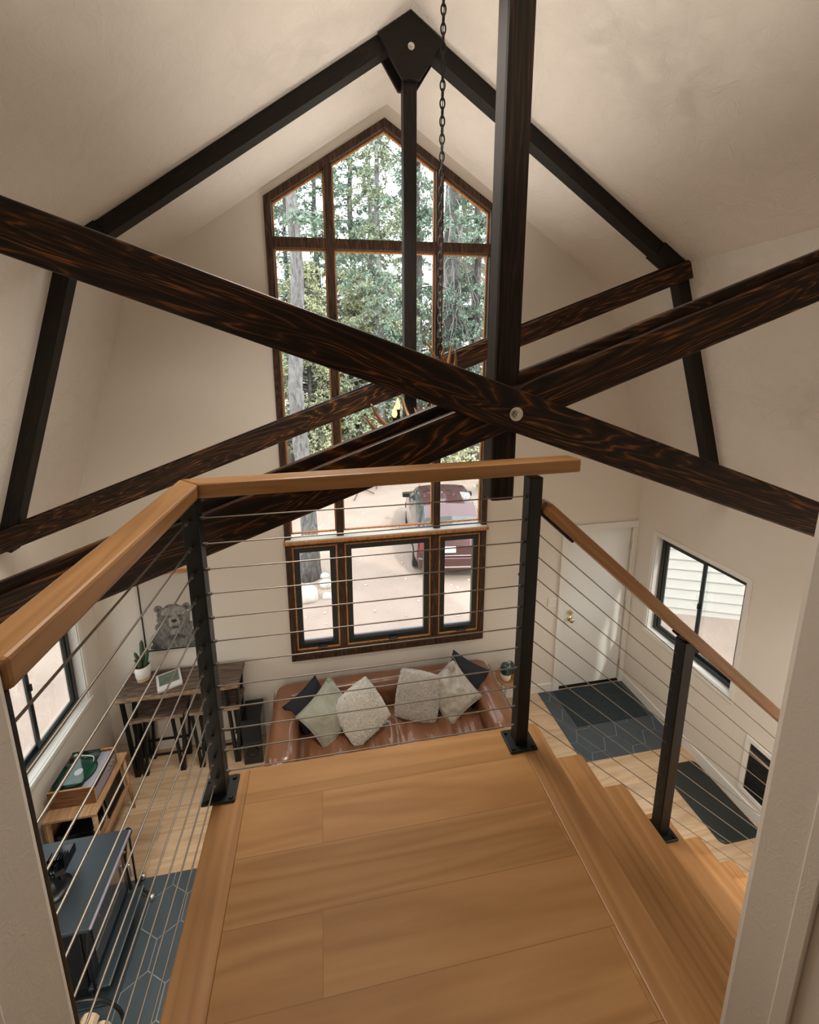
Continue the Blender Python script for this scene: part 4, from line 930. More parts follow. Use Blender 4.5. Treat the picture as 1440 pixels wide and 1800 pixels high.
# firewood ring
lr = empty('firewood_ring', (-2.16, -2.05, 0.007), 'round black tube firewood holder in front of the stove', 'firewood holder')
bm = bmesh.new(); cc = Vector((-2.16, -2.02, 0.235))
def rc_(t, dy=0.0, r=0.205): return cc+Vector((math.cos(t)*r, dy, math.sin(t)*r))
for dy in (0.0, -0.16): tube(bm, [rc_(2*math.pi*k/32, dy) for k in range(33)], 0.010, 8)
obj('hoop', bm, M['ironblack'], lr, smooth=True)
bm = bmesh.new()
for t in (R(215), R(250), R(290), R(325)): tube(bm, [rc_(t), rc_(t, -0.16)], 0.008, 8)
obj('hoop_spacers', bm, M['ironblack'], lr, smooth=True)
bm = bmesh.new()
for dy in (0.0, -0.16): tube(bm, [cc+Vector((-0.14, dy, -0.16)), cc+Vector((-0.17, dy, -0.222))], 0.009, 8); tube(bm, [cc+Vector((0.14, dy, -0.16)), cc+Vector((0.17, dy, -0.222))], 0.009, 8)
for s in (-1, 1): tube(bm, [cc+Vector((s*0.17, 0.03, -0.219)), cc+Vector((s*0.17, -0.19, -0.219))], 0.009, 8)
obj('hoop_feet', bm, M['ironblack'], lr, smooth=True)
for k, (dx, dz, r_, lab) in enumerate(((-0.055, -0.120, 0.052, 'pale split log at the left bottom of the round firewood holder'), (0.055, -0.125, 0.050, 'pale split log at the right bottom of the round firewood holder'), (0.0, -0.035, 0.048, 'pale split log on top of the two lower logs in holder'))):
    bm = bmesh.new(); a = cc+Vector((dx, 0.05, dz)); b = cc+Vector((dx, -0.23, dz)); n = 9
    tube(bm, [a, b], [r_, r_*0.95], n)
    for v in bm.verts: v.co += Vector((noise.noise(v.co*31), 0, noise.noise(v.co*37+Vector((5, 0, 0)))))*0.010
    tag(obj('firewood_log', bm, M['log']), lab, 'firewood', 'logs in the firewood holder')

# ------------------------------------------------------------------ side table and lamp right of the sofa
sd = empty('side_table', (1.30, -0.20, 0), 'small round honey wood side table with thin wire legs right of sofa', 'side table')
bm = bmesh.new(); lathe(bm, (1.30, -0.20, 0), [(0.0, 0.455), (0.145, 0.455), (0.155, 0.462), (0.155, 0.472), (0.148, 0.478), (0.0, 0.478)], 36); obj('tabletop', bm, M['honey'], sd, smooth=False)
for k in range(3):
    a = R(90+120*k); e = Vector((math.cos(a), math.sin(a), 0)); s = Vector((-e.y, e.x, 0)); c = Vector((1.30, -0.20, 0))
    bm = bmesh.new(); tube(bm, [c+e*0.09+s*0.04+Vector((0, 0, 0.455)), c+e*0.15+Vector((0, 0, 0.004)), c+e*0.09-s*0.04+Vector((0, 0, 0.455))], 0.0035, 6); obj('leg', bm, M['ironblack'], sd)
lp = empty('ceramic_jar', (1.235, -0.24, 0.479), 'cream jar with a dark green domed top on the side table', 'jar')
bm = bmesh.new(); lathe(bm, (1.235, -0.24, 0.479), [(0.0, 0), (0.045, 0.0), (0.054, 0.02), (0.056, 0.085), (0.0, 0.0851)], 28); obj('jar_body', bm, M['cream'], lp, smooth=True)
bm = bmesh.new(); lathe(bm, (1.235, -0.24, 0.479), [(0.0, 0.0855), (0.058, 0.0855), (0.062, 0.11), (0.060, 0.15), (0.046, 0.185), (0.02, 0.20), (0.0, 0.202)], 28); obj('jar_lid', bm, M['lampgreen'], lp, smooth=True)
cn = empty('canister', (1.33, -0.17, 0.479), 'small dark metal canister with spout behind the green topped jar', 'canister')
bm = bmesh.new(); lathe(bm, (1.335, -0.15, 0.479), [(0.0, 0), (0.038, 0), (0.04, 0.01), (0.04, 0.10), (0.034, 0.115), (0, 0.118)], 24); obj('canister_body', bm, M['stove'], cn, smooth=True)
bm = bmesh.new(); tube(bm, [(1.335, -0.15, 0.595), (1.31, -0.17, 0.625), (1.275, -0.19, 0.63)], 0.008, 8); obj('spout', bm, M['steel'], cn, smooth=True)
tn = obj('trinket_bowl', bmesh.new(), M['honey']); bpy.data.objects.remove(tn)
bm = bmesh.new(); lathe(bm, (1.345, -0.285, 0.479), [(0.018, 0), (0.034, 0.018), (0.038, 0.03), (0.032, 0.03), (0.016, 0.010), (0, 0.008)], 24); tag(obj('trinket_bowl', bm, M['honey'], smooth=True), 'little honey coloured bowl at the front of the side table', 'bowl')

# ------------------------------------------------------------------ mats, heater, switch, hook
def mat(name, x0, x1, y0, y1, h, r, m, lab, z=0.007, cat='mat'):
    bm = bmesh.new(); P = []
    for cx, cy, a0 in ((x1-r, y1-r, 0), (x0+r, y1-r, 90), (x0+r, y0+r, 180), (x1-r, y0+r, 270)):
        for k in range(7): a = R(a0+15*k); P.append((cx+r*math.cos(a), cy+r*math.sin(a)))
    a = [bm.verts.new((x, y, z)) for x, y in P]; b = [bm.verts.new((x, y, z+h*0.6)) for x, y in P]
    cx, cy = (x0+x1)/2, (y0+y1)/2
    c = [bm.verts.new((x+(cx-x)*0.03, y+(cy-y)*0.03, z+h)) for x, y in P]; n = len(P)
    bm.faces.new(list(reversed(a))); bm.faces.new(c)
    for i in range(n):
        bm.faces.new((a[i], a[(i+1) % n], b[(i+1) % n], b[i])); bm.faces.new((b[i], b[(i+1) % n], c[(i+1) % n], c[i]))
    return tag(obj(name, bm, m), lab, cat)
mat('door_mat', 1.965, 2.845, -0.525, -0.025, 0.007, 0.004, M['rug'], 'dark teal rectangular mat on the slate tile before the door')
mat('kitchen_mat', 2.475, 2.885, -1.74, -1.07, 0.016, 0.05, M['rubber'], 'black rounded foam mat along the right wall by the heater', z=0.001)
ht = empty('wall_heater', (XR, -1.75, 0.2), 'black grilled wall heater in white recess low on the right wall', 'heater')
bm = bmesh.new(); hy0, hy1, hz0, hz1 = -1.98, -1.51, 0.21, 0.685
for a in ((hy0-0.05, hy1+0.04, hz1, hz1+0.045), (hy0-0.05, hy1+0.04, hz0-0.04, hz0), (hy0-0.05, hy0, hz0, hz1), (hy1, hy1+0.04, hz0, hz1)):
    box(bm, XR-0.016, XR-0.001, a[0], a[1], a[2], a[3])
obj('heater_surround', bm, M['trim'], ht, bev=0.003)
bm = bmesh.new()
for k in range(17):
    z = hz0+0.012+k*0.0275
    if abs(z-0.60) < 0.02: continue
    box(bm, XR-0.010, XR-0.004, hy0+0.004, hy1-0.004, z, z+0.017)
box(bm, XR-0.004, XR-0.001, hy0, hy1, hz0, hz1)
obj('heater_grille', bm, M['grille'], ht)
obj('chrome_strip', B(XR-0.014, XR-0.004, hy0, hy1, 0.595, 0.615), M['chrome'], ht, bev=0.002)
sw = obj('light_switch', B(1.835, 1.945, -0.008, -0.001, 1.145, 1.265), M['trim'], None, bev=0.003); tag(sw, 'white double light switch plate left of the entry door', 'light switch')
for x in (1.868, 1.912): obj('switch_rocker', B(x-0.014, x+0.014, -0.012, -0.008, 1.172, 1.238), M['white_ceramic'], sw, bev=0.002)
hk = bmesh.new(); tube(hk, catmull([(1.46, -0.006, 1.60), (1.445, -0.05, 1.585), (1.44, -0.06, 1.55), (1.455, -0.05, 1.52), (1.475, -0.045, 1.515)], 5), 0.007, 8); box(hk, 1.45, 1.60, -0.010, -0.001, 1.585, 1.615)
tube(hk, catmull([(1.59, -0.006, 1.60), (1.60, -0.05, 1.59), (1.615, -0.06, 1.61)], 5), 0.006, 8)
tag(obj('coat_hook', hk, M['ironblack']), 'black iron coat hook on front wall behind right railing post', 'hook')

# ------------------------------------------------------------------ antler chandelier
ch = empty('antler_chandelier', (0, -1.73, 3.5), 'brown antler chandelier hanging on a long dark chain with candle bulbs', 'chandelier')
hc = Vector((0.0, -1.73, 3.66))
bm = bmesh.new(); z = 6.10; k = 0
while z > 4.00:
    a = 0 if k % 2 else math.pi/2; P = []
    for t in range(13):
        q = 2*math.pi*t/12; lx = 0.012*math.cos(q); lz = 0.025*math.sin(q); P.append((hc.x + lx*math.cos(a), hc.y + lx*math.sin(a), z+lz))
    tube(bm, P, 0.004, 6, False); z -= 0.040; k += 1
tube(bm, [(hc.x+0.004*math.sin(i*1.1), hc.y+0.004*math.cos(i*1.1), 6.12-i*0.06) for i in range(36)], 0.0022, 6)
obj('chain', bm, M['cord'], ch, smooth=True)
bm = bmesh.new(); lathe(bm, (0, -1.73, 6.085), [(0.0, 0.05), (0.05, 0.045), (0.055, 0.02), (0.0, 0.0)], 20); obj('ceiling_rose', bm, M['cord'], ch, smooth=True)
bm = bmesh.new(); lathe(bm, (0, -1.73, 3.50), [(0.0, 0), (0.03, 0.01), (0.04, 0.07), (0.018, 0.12), (0.014, 0.33), (0.02, 0.46), (0.0, 0.50)], 16); obj('hub', bm, M['cord'], ch, smooth=True)
def antler(base, d, L, lift, seed):
    rr_ = random.Random(seed); base = Vector(base); d = Vector(d).normalized(); up = Vector((0, 0, 1)); side = d.cross(up)
    P = [base + d*(L*t) + up*(lift*(t**2.2) - 0.10*math.sin(math.pi*t)) + side*(0.05*math.sin(2.5*t+seed)) for t in [i/5 for i in range(6)]]
    Pm = catmull(P, 4); bm = bmesh.new(); n = len(Pm)
    tube(bm, Pm, [0.017*(1-0.75*(i/(n-1))**1.4)+0.0015 for i in range(n)], 8)
    for t, s in ((0.35, 1), (0.55, -1), (0.72, 1)):
        i = int(t*(n-1)); p = Pm[i]; tl_ = rr_.uniform(0.10, 0.17)
        dd = (up*1.1 + side*s*rr_.uniform(0.2, 0.6) + d*rr_.uniform(0.2, 0.7)).normalized()
        Q = catmull([p, p+dd*tl_*0.4+d*0.02, p+dd*tl_*0.8+up*0.015, p+dd*tl_+up*0.03-d*0.01], 3); m = len(Q)
        tube(bm, Q, [0.011*(1-0.85*j/(m-1))+0.0008 for j in range(m)], 7)
    return obj('antler', bm, M['antler'], ch, smooth=True)
def horn(P, r0_, tines=()):
    bm = bmesh.new(); Q = catmull(P, 5); n = len(Q); tube(bm, Q, [r0_*(1-0.82*(i/(n-1))**1.5)+0.001 for i in range(n)], 9)
    for tn_ in tines:
        T_ = catmull(tn_, 4); m = len(T_); tube(bm, T_, [r0_*0.72*(1-0.88*(i/(m-1))**1.3)+0.0008 for i in range(m)], 8)
    return obj('antler', bm, M['antler'], ch, smooth=True)
LEFT = [([(-0.02, -1.73, 3.56), (-0.13, -1.75, 3.545), (-0.235, -1.75, 3.585), (-0.30, -1.75, 3.635), (-0.352, -1.75, 3.69), (-0.393, -1.75, 3.765)], 0.021, [[(-0.22, -1.74, 3.60), (-0.27, -1.71, 3.628), (-0.325, -1.68, 3.648), (-0.377, -1.67, 3.690)]]),
        ([(-0.02, -1.72, 3.545), (-0.12, -1.71, 3.52), (-0.20, -1.70, 3.53), (-0.275, -1.70, 3.567), (-0.365, -1.70, 3.618), (-0.424, -1.70, 3.69)], 0.020, [[(-0.23, -1.70, 3.545), (-0.285, -1.69, 3.60), (-0.31, -1.68, 3.64)]]),
        ([(0.03, -1.71, 3.555), (0.004, -1.70, 3.575), (-0.058, -1.70, 3.617), (-0.116, -1.70, 3.648), (-0.178, -1.70, 3.663)], 0.019, [[(-0.03, -1.77, 3.58), (-0.068, -1.80, 3.651), (-0.113, -1.80, 3.695), (-0.139, -1.80, 3.748)]])]
for P, r_, tn_ in LEFT: horn(P, r_, tn_)
for ang in (-72, 40, 95, 150, -130):     # the rest of the crown, turned copies of the same growth
    rm = Matrix.Translation((0, -1.73, 0)) @ Matrix.Rotation(R(ang+180 if abs(ang) < 60 else ang), 4, 'Z') @ Matrix.Translation((0, 1.73, 0))
    P, r_, tn_ = LEFT[0 if ang % 20 else 1]; horn([rm @ Vector(p) for p in P], r_, [[rm @ Vector(p) for p in t] for t in tn_])
TOP = [([(0.0, -1.73, 3.80), (-0.002, -1.73, 3.897), (-0.016, -1.73, 3.976), (-0.042, -1.73, 4.039), (-0.075, -1.73, 4.097)], 0.017),
       ([(0.015, -1.71, 3.82), (0.022, -1.69, 3.92), (0.018, -1.68, 4.0), (0.034, -1.68, 4.05), (0.024, -1.68, 4.093)], 0.013),
       ([(0.02, -1.74, 3.80), (0.027, -1.75, 3.882), (0.041, -1.75, 3.96), (0.052, -1.75, 4.022), (0.062, -1.75, 4.085)], 0.015),
       ([(0.0, -1.76, 3.80), (0.03, -1.83, 3.90), (0.05, -1.86, 3.98), (0.04, -1.88, 4.05)], 0.014)]
for P, r_ in TOP: horn(P, r_)
for k, (x, y, z) in enumerate(((-0.259, -1.74, 3.600), (-0.226, -1.66, 3.635), (0.24, -1.60, 3.62), (0.20, -1.93, 3.60), (0.058, -1.50, 3.60), (-0.05, -2.0, 3.60))):
    bm = bmesh.new(); cyl(bm, (x, y, z), (x, y, z+0.085), 0.013, None, 14); lathe(bm, (x, y, z-0.012), [(0.0, 0), (0.02, 0.0), (0.027, 0.012), (0.0, 0.0121)], 16); tube(bm, [(x, y, z-0.01), (x*0.6, -1.73+(y+1.73)*0.6, z-0.06), (x*0.1, -1.73+(y+1.73)*0.1, 3.56)], 0.005, 6)
    c = obj('candle_sleeve', bm, M['ironblack'], ch)
    bm = bmesh.new(); lathe(bm, (x, y, z+0.085), [(0.006, 0), (0.014, 0.012), (0.015, 0.024), (0.010, 0.042), (0.003, 0.060), (0.0005, 0.068)], 14); obj('candle_bulb', bm, M['bulb'], c, smooth=True)
# ------------------------------------------------------------------ outdoors
GZ = -0.9
def ground_z(x, y):
    d = max(0, y-4)
    return GZ + 0.10*noise.noise(Vector((x*0.35, y*0.35, 0))) + 0.02*noise.noise(Vector((x*2, y*2, 3))) + (0.35*noise.noise(Vector((x*0.08, y*0.08, 9))) if y > 8 else 0)*min(1, max(0, (y-8)/8))
bm = bmesh.new()
xs = [-60, -45, -34, -26, -20, -16] + [-13+0.5*i for i in range(53)] + [15, 18, 22, 28, 36, 48, 62]; ys = [-14, -8, -4, -2] + [-1+0.5*i for i in range(40)] + [19.5, 21, 23, 26, 30, 36, 44, 54, 66]
g = [[bm.verts.new((x, y, ground_z(x, y))) for x in xs] for y in ys]
for j in range(len(ys)-1):
    for i in range(len(xs)-1): bm.faces.new((g[j][i], g[j][i+1], g[j+1][i+1], g[j+1][i]))
go = obj('ground', bm, M['dirt'], smooth=True); go['kind'] = 'structure'; go['label'] = 'pinkish gravel yard outside the gable window'

def quads(name, V, m, parent=None, mw=None, per=4):
    V = np.asarray(V, dtype=np.float32).reshape(-1, 3); nq = len(V)//per
    me = bpy.data.meshes.new(name); me.vertices.add(len(V)); me.vertices.foreach_set('co', V.ravel())
    me.loops.add(nq*per); me.loops.foreach_set('vertex_index', np.arange(nq*per, dtype=np.int32))
    me.polygons.add(nq); me.polygons.foreach_set('loop_start', np.arange(nq, dtype=np.int32)*per)
    me.update(calc_edges=True)
    return mesh_obj(name, me, m, parent, mw=mw)
def leaves(rs, C, size, n, aspect=0.22, droop=0.3):
    """n small pointed blades scattered around each centre in C"""
    C = np.repeat(C, n, axis=0); k = len(C)
    d = rs.normal(size=(k, 3)); d[:, 2] -= droop; d /= np.linalg.norm(d, axis=1)[:, None]
    s = np.cross(d, rs.normal(size=(k, 3))); s /= np.linalg.norm(s, axis=1)[:, None]+1e-9
    L = size*rs.uniform(0.6, 1.3, size=(k, 1)); w = L*aspect
    a = C + d*L*0.05; b = C + d*L*0.5 + s*w; c = C + d*L; e = C + d*L*0.5 - s*w
    return np.stack([a, b, c, e], 1).reshape(-1, 3)
def conifer(name, seed, H, r0_, z_first, spread, nb, spray, leafsize, m_leaf, m_bark, label, loc, per=11, group='trees beyond the gable window', dead=0):
    rs = np.random.RandomState(seed); rd = random.Random(seed)
    T = empty(name, loc, label, 'tree', group); base = Vector(loc)
    bm = bmesh.new(); n = 14
    P = [base+Vector((0.12*noise.noise(Vector((seed, i*0.4, 0))), 0.12*noise.noise(Vector((seed, 5, i*0.4))), H*i/n)) for i in range(n+1)]
    tube(bm, P, [r0_*(1-0.85*i/n) * (1.45 if i == 0 else 1.0) for i in range(n+1)], 14)
    br = []; cen = []
    for b in range(nb):
        t = rd.random()**0.8; z = z_first + (H*0.97-z_first)*t; a = rd.uniform(0, 2*math.pi)
        L = spread*(1.05-0.85*((z-z_first)/(H-z_first)))*rd.uniform(0.6, 1.1); d = Vector((math.cos(a), math.sin(a), 0))
        Q = [base+Vector((0, 0, z)) + d*(L*q) + Vector((0, 0, 0.18*L*q - 0.42*L*q*q)) for q in (0, 0.25, 0.5, 0.75, 1)]
        tube(bm, Q, [0.035*L/2*(1-0.8*i/4)+0.004 for i in range(5)], 5, False)
        for s in range(int(spray*L/spread)+2):
            q = rd.uniform(0.15, 1.0); c = base+Vector((0, 0, z)) + d*(L*q) + Vector((0, 0, 0.18*L*q - 0.42*L*q*q)); sd_ = Vector((-d.y, d.x, 0))
            c += sd_*rd.uniform(-1, 1)*L*0.28*(1.1-q*0.7) + Vector((0, 0, -abs(rd.gauss(0, 0.12))))
            cen.append(c)
    for b in range(dead):
        z = rd.uniform(H*0.15, H*0.5); a = rd.uniform(0, 2*math.pi); L = rd.uniform(0.5, 1.4); d = Vector((math.cos(a), math.sin(a), 0))
        tube(bm, [base+Vector((0, 0, z))+d*(L*q)+Vector((0, 0, 0.1*L*q-0.3*L*q*q)) for q in (0, .35, .7, 1)], [0.018, 0.013, 0.008, 0.003], 5, False)
    obj('trunk', bm, m_bark, T, smooth=True)
    C = np.array([tuple(c) for c in cen]); quads('foliage', leaves(rs, C, leafsize, per), m_leaf, T)
    return T
def copy_tree(T, loc, label):
    r = T.copy(); COL.objects.link(r); r['label'] = label; dl = Vector(loc)-T.location; r.location = loc
    for c in list(T.children):
        k = c.copy(); COL.objects.link(k); k.parent = r
        k.matrix_parent_inverse = c.matrix_parent_inverse.copy()
    return r
# the near trunk left of centre
conifer('fir_tree', 11, 15.5, 0.205, 7.2, 1.9, 26, 22, 0.11, M['needle'], M['bark'], 'thick grey barked trunk close outside the left panes of the gable window', (-1.14, 4.85, GZ-0.05), dead=3)
# right hand dead-twigged tree
T = empty('bare_twigged_tree', (3.35, 8.2, GZ), 'grey trunk covered in pale drooping bare twigs beyond right panes', 'tree', 'trees beyond the gable window')
bm = bmesh.new(); tube(bm, [(3.30+0.05*math.sin(i), 8.2, GZ+i*1.4) for i in range(11)], [0.34*(1-0.07*i) for i in range(11)], 14); obj('trunk', bm, M['bark'], T, smooth=True)
bm = bmesh.new(); rd = random.Random(5)
for k in range(110):
    z = rd.uniform(2.6, 10.0); a = rd.uniform(R(165), R(375)); d = Vector((math.cos(a), math.sin(a), 0)); b = Vector((3.3, 8.2, z)) + d*0.25; L = rd.uniform(0.7, 1.7)
    P = [b]; cur = b; dr = d*0.8+Vector((0, 0, 0.15))
    for i in range(7):
        dr = (dr + Vector((rd.uniform(-.35, .35), rd.uniform(-.2, .2), -0.42))).normalized(); cur = cur+dr*L/5; P.append(cur)
        if i in (1, 3, 4):
            e = dr; q = [cur]; c2 = cur
            for j in range(4): e = (e+Vector((rd.uniform(-.6, .6), rd.uniform(-.4, .4), -0.35))).normalized(); c2 = c2+e*L*0.14; q.append(c2)
            tube(bm, q, [0.007, 0.006, 0.005, 0.004, 0.002], 4, False)
    tube(bm, P, [0.016*(1-0.11*i) for i in range(8)], 5, False)
obj('bare_twigs', bm, M['twig'], T)
T.location = (5.85, 16.2, GZ); T.scale = (1.62, 1.62, 1.62)
# second grey trunk right, pinkish trunk centre, dark trunk near king post
A = conifer('fir_tree', 21, 19, 0.26, 3.2, 2.6, 110, 46, 0.115, M['needle'], M['bark2'], 'dark fir with blue green sprays behind the slim king post', (3.8, 15.0, GZ))
Bt = conifer('fir_tree', 22, 17, 0.22, 2.0, 2.4, 120, 44, 0.115, M['needle3'], M['bark'], 'mid green fir in the left middle distance beyond the left panes', (-3.1, 11.5, GZ))
Cc = conifer('broadleaf_tree', 23, 9.0, 0.14, 0.8, 2.9, 160, 62, 0.10, M['needle2'], M['bark2'], 'yellow green leafy tree behind the near grey trunk', (-1.2, 13.0, GZ))
spots = [(A, -5.2, 16.5, 'tall blue green fir farthest left beyond the yellow green tree'), (A, 1.0, 17.0, 'tall blue green fir in the middle distance left of the king post'), (A, 6.6, 15.0, 'tall blue green fir at the right edge of the gable window view'),
         (A, 5.2, 23.0, 'distant blue green fir behind the bare twigged trunk'), (Bt, 7.9, 19.0, 'mid green fir right of the bare twigged trunk'), (Bt, 0.2, 22.0, 'distant mid green fir behind the central panes'),
         (Bt, -6.5, 22.0, 'distant mid green fir at far left'), (Bt, 8.5, 23.0, 'distant mid green fir at far right'), (Cc, 1.9, 19.5, 'yellow green leafy tree in the central distance'),
         (Cc, -4.2, 18.5, 'yellow green leafy tree left of the near trunk'), (Cc, 5.8, 18.5, 'yellow green leafy tree behind the right panes'), (A, -2.6, 24.0, 'distant blue green fir behind the near grey trunk'),
         (A, 3.0, 27.0, 'most distant blue green fir beside the red cabin'), (Bt, -8.8, 16.0, 'mid green fir beyond the left edge of the window'), (Cc, 0.9, 14.2, 'yellow green leafy tree in the open middle of the yard'), (Cc, 2.3, 18.0, 'yellow green leafy tree between the king post and the right panes'), (A, -0.7, 19.5, 'tall blue green fir straight beyond the upper middle pane'), (Bt, 1.7, 13.0, 'mid green fir nearest the middle of the gable window'), (A, -3.0, 15.5, 'tall blue green fir just left of the near grey trunk'), (Bt, 2.6, 22.5, 'distant mid green fir beside the slim king post'), (Cc, 9.8, 17.0, 'yellow green leafy tree beyond the right edge of the window'),
         (A, 10.2, 28.0, 'far blue green fir right of the cabin'), (A, -5.6, 29.0, 'far blue green fir at the left end of the yard'), (Bt, 6.4, 30.0, 'far mid green fir straight behind the cabin')]
for src, x, y, lab in spots: copy_tree(src, (x, y, ground_z(x, y)-0.05), lab)
# near hanging branch sprays across the upper panes
T = empty('overhanging_fir_branch', (-0.1, 5.2, 7.4), 'dark fir branch hanging across the upper middle panes', 'branch')
bm = bmesh.new(); cen = []; rd = random.Random(9)
for P0, P1 in (((-0.2, 5.6, 9.2), (2.6, 5.0, 6.6)), ((2.8, 6.0, 9.0), (0.6, 5.4, 7.2)), ((-1.6, 5.8, 7.3), (1.0, 5.4, 5.6)), ((-0.6, 5.5, 6.9), (0.8, 5.2, 4.4)), ((0.2, 5.4, 6.4), (1.6, 5.2, 4.2))):
    P0, P1 = Vector(P0), Vector(P1); Q = catmull([P0, P0.lerp(P1, .3)+Vector((0, 0, .15)), P0.lerp(P1, .7)+Vector((0, 0, .1)), P1], 5); tube(bm, Q, [0.018*(1-0.85*i/(len(Q)-1)) for i in range(len(Q))], 5, False)
    for q in Q[3:]:
        for _ in range(3):
            e = q+Vector((rd.uniform(-.35, .35), rd.uniform(-.3, .3), rd.uniform(-.4, .1))); tube(bm, [q, e], [0.005, 0.002], 4, False)
            if rd.random() < 0.8: cen += [q.lerp(e, t) for t in (0.5, 0.8, 1.0)]
obj('branch_wood', bm, M['bark2'], T); quads('needle_sprays', leaves(np.random.RandomState(4), np.array([tuple(c) for c in cen]), 0.11, 9, 0.12, 0.4), M['needle'], T)
# low bushes and undergrowth
bush_spots = [(-3.4, 8.8, 1.3, 'yellow green bush left of the near grey trunk'), (-0.4, 15.5, 1.1, 'yellow green bush in the yard behind the near trunk'), (4.9, 13.6, 1.3, 'pale bush in front of the bare twigged trunk'), (6.2, 9.2, 1.4, 'bush at the right side of the yard'), (-5.8, 10.5, 1.6, 'bush at the far left of the yard')]
for i, (x, y, r_, lab) in enumerate(bush_spots):
    rs = np.random.RandomState(40+i); C = rs.normal(size=(260, 3))*np.array([r_*.55, r_*.55, r_*.4]) + np.array([x, y, GZ+r_*0.7]); C = C[C[:, 2] > GZ+0.05]
    bs = empty('bush', (x, y, GZ), lab, 'bush', 'bushes in the yard'); quads('foliage', leaves(rs, C, 0.16, 8, 0.3, 0), M['needle2'], bs)
    bm = bmesh.new()
    for k in range(7): tube(bm, [(x, y, GZ-0.02), (x+rs.uniform(-.5, .5)*r_, y+rs.uniform(-.5, .5)*r_, GZ+r_*rs.uniform(.6, 1.2))], [0.02, 0.006], 5, False)
    obj('stems', bm, M['bark2'], bs)
# dark trunk group in the left distance, fallen branches, rocks
for x, y, r_, h, lab in ((-1.95, 14.6, 0.24, 5.0, 'broad dark stump like trunk beside the near grey trunk'), (-1.15, 15.4, 0.13, 7.0, 'slim grey trunk right of the broad dark trunk')):
    bm = bmesh.new(); tube(bm, [(x, y, GZ-0.1+i*h/5) for i in range(6)], [r_*(1.25 if i == 0 else 1-0.06*i) for i in range(6)], 12); tag(obj('tree_trunk', bm, M['bark2'], smooth=True), lab, 'tree trunk', 'trunks in the distance')
rd = random.Random(3)
bm = bmesh.new()
for k in range(46):
    x, y = rd.gauss(0.9, 0.9), rd.gauss(12.6, 1.0); a = rd.uniform(0, math.pi); L = rd.uniform(0.2, 0.6); z = ground_z(x, y)+0.04+rd.random()*0.12; d = Vector((math.cos(a), math.sin(a), rd.uniform(-.15, .15)))*L
    tube(bm, [Vector((x, y, z))-d, Vector((x, y, z+0.03)), Vector((x, y, z))+d], [0.02, 0.022, 0.008], 5)
br_ = obj('fallen_branches', bm, M['bark2']); tag(br_, 'scatter of broken branches lying on the yard', 'debris', kind='stuff')
def boulder(x, y, r_, lab, sq=0.7, seed=0):
    bm = bmesh.new(); bmesh.ops.create_icosphere(bm, subdivisions=3, radius=1)
    for v in bm.verts:
        s = 1+0.28*noise.noise(v.co*1.4+Vector((seed*3.1, 0, 0)))+0.07*noise.noise(v.co*5); v.co = Vector((v.co.x*r_*s, v.co.y*r_*0.8*s, v.co.z*r_*sq*s)) + Vector((x, y, ground_z(x, y)+r_*sq*0.45))
    tag(obj('boulder', bm, M['rock'], smooth=True), lab, 'rock', 'rocks around the near trunk')
boulder(-1.16, 3.95, 0.25, 'largest pale rock at the foot of the near grey trunk', 0.8, 1); boulder(-0.76, 4.35, 0.15, 'small rock right of the largest pale rock', 0.7, 2); boulder(-0.73, 3.92, 0.12, 'smallest rock in front of the near trunk', 0.6, 3)
boulder(-1.50, 4.45, 0.14, 'rock left of the largest pale rock', 0.7, 4); boulder(-0.80, 4.75, 0.12, 'rock touching the right side of the near trunk base', 0.6, 5)

bm = bmesh.new(); rd = random.Random(12)
for k in range(260):
    x, y = rd.uniform(-3.2, 4.5), rd.uniform(0.8, 9.5); r_ = rd.uniform(0.012, 0.035); z = ground_z(x, y)
    M4 = Matrix.Translation((x, y, z+r_*0.2)) @ Matrix.Rotation(rd.uniform(0, 6), 4, 'Z') @ Matrix.Diagonal((r_, r_*rd.uniform(.6, 1), r_*0.55, 1))
    bmesh.ops.create_icosphere(bm, subdivisions=1, radius=1, matrix=M4)
tag(obj('pebbles', bm, M['rock'], smooth=True), 'loose pebbles scattered over the gravel yard', 'gravel', kind='stuff')
# red cabin beyond the yard
hb = empty('red_cabin', (3.4, 27, GZ), 'rust red cabin with grey roof far across the yard', 'cabin')
hx0, hx1, hy0_, hy1_, hz = 1.9, 4.1, 25.5, 29.5, 1.15
obj('cabin_walls', B(hx0, hx1, hy0_, hy1_, GZ-0.2, hz), M['cabin'], hb)
bm = bmesh.new(); v = [bm.verts.new(p) for p in ((hx0-.3, hy0_-.3, hz-.05), (hx1+.3, hy0_-.3, hz-.05), (hx1+.3, hy1_+.3, hz-.05), (hx0-.3, hy1_+.3, hz-.05), (hx0-.3, 27.5, hz+1.2), (hx1+.3, 27.5, hz+1.2))]
for f in ((0, 1, 5, 4), (2, 3, 4, 5), (1, 2, 5), (3, 0, 4), (3, 2, 1, 0)): bm.faces.new([v[i] for i in f])
obj('cabin_roof', bm, M['roofing'], hb)
cwn = obj('window', B(3.0, 3.75, hy0_-0.03, hy0_, 0.45, 1.0), M['trim'], hb); obj('pane', B(3.06, 3.69, hy0_-0.045, hy0_-0.03, 0.5, 0.95), M['carglass'], cwn)
obj('cabin_door', B(2.1, 2.65, hy0_-0.03, hy0_, GZ, 0.75), M['honey'], hb)
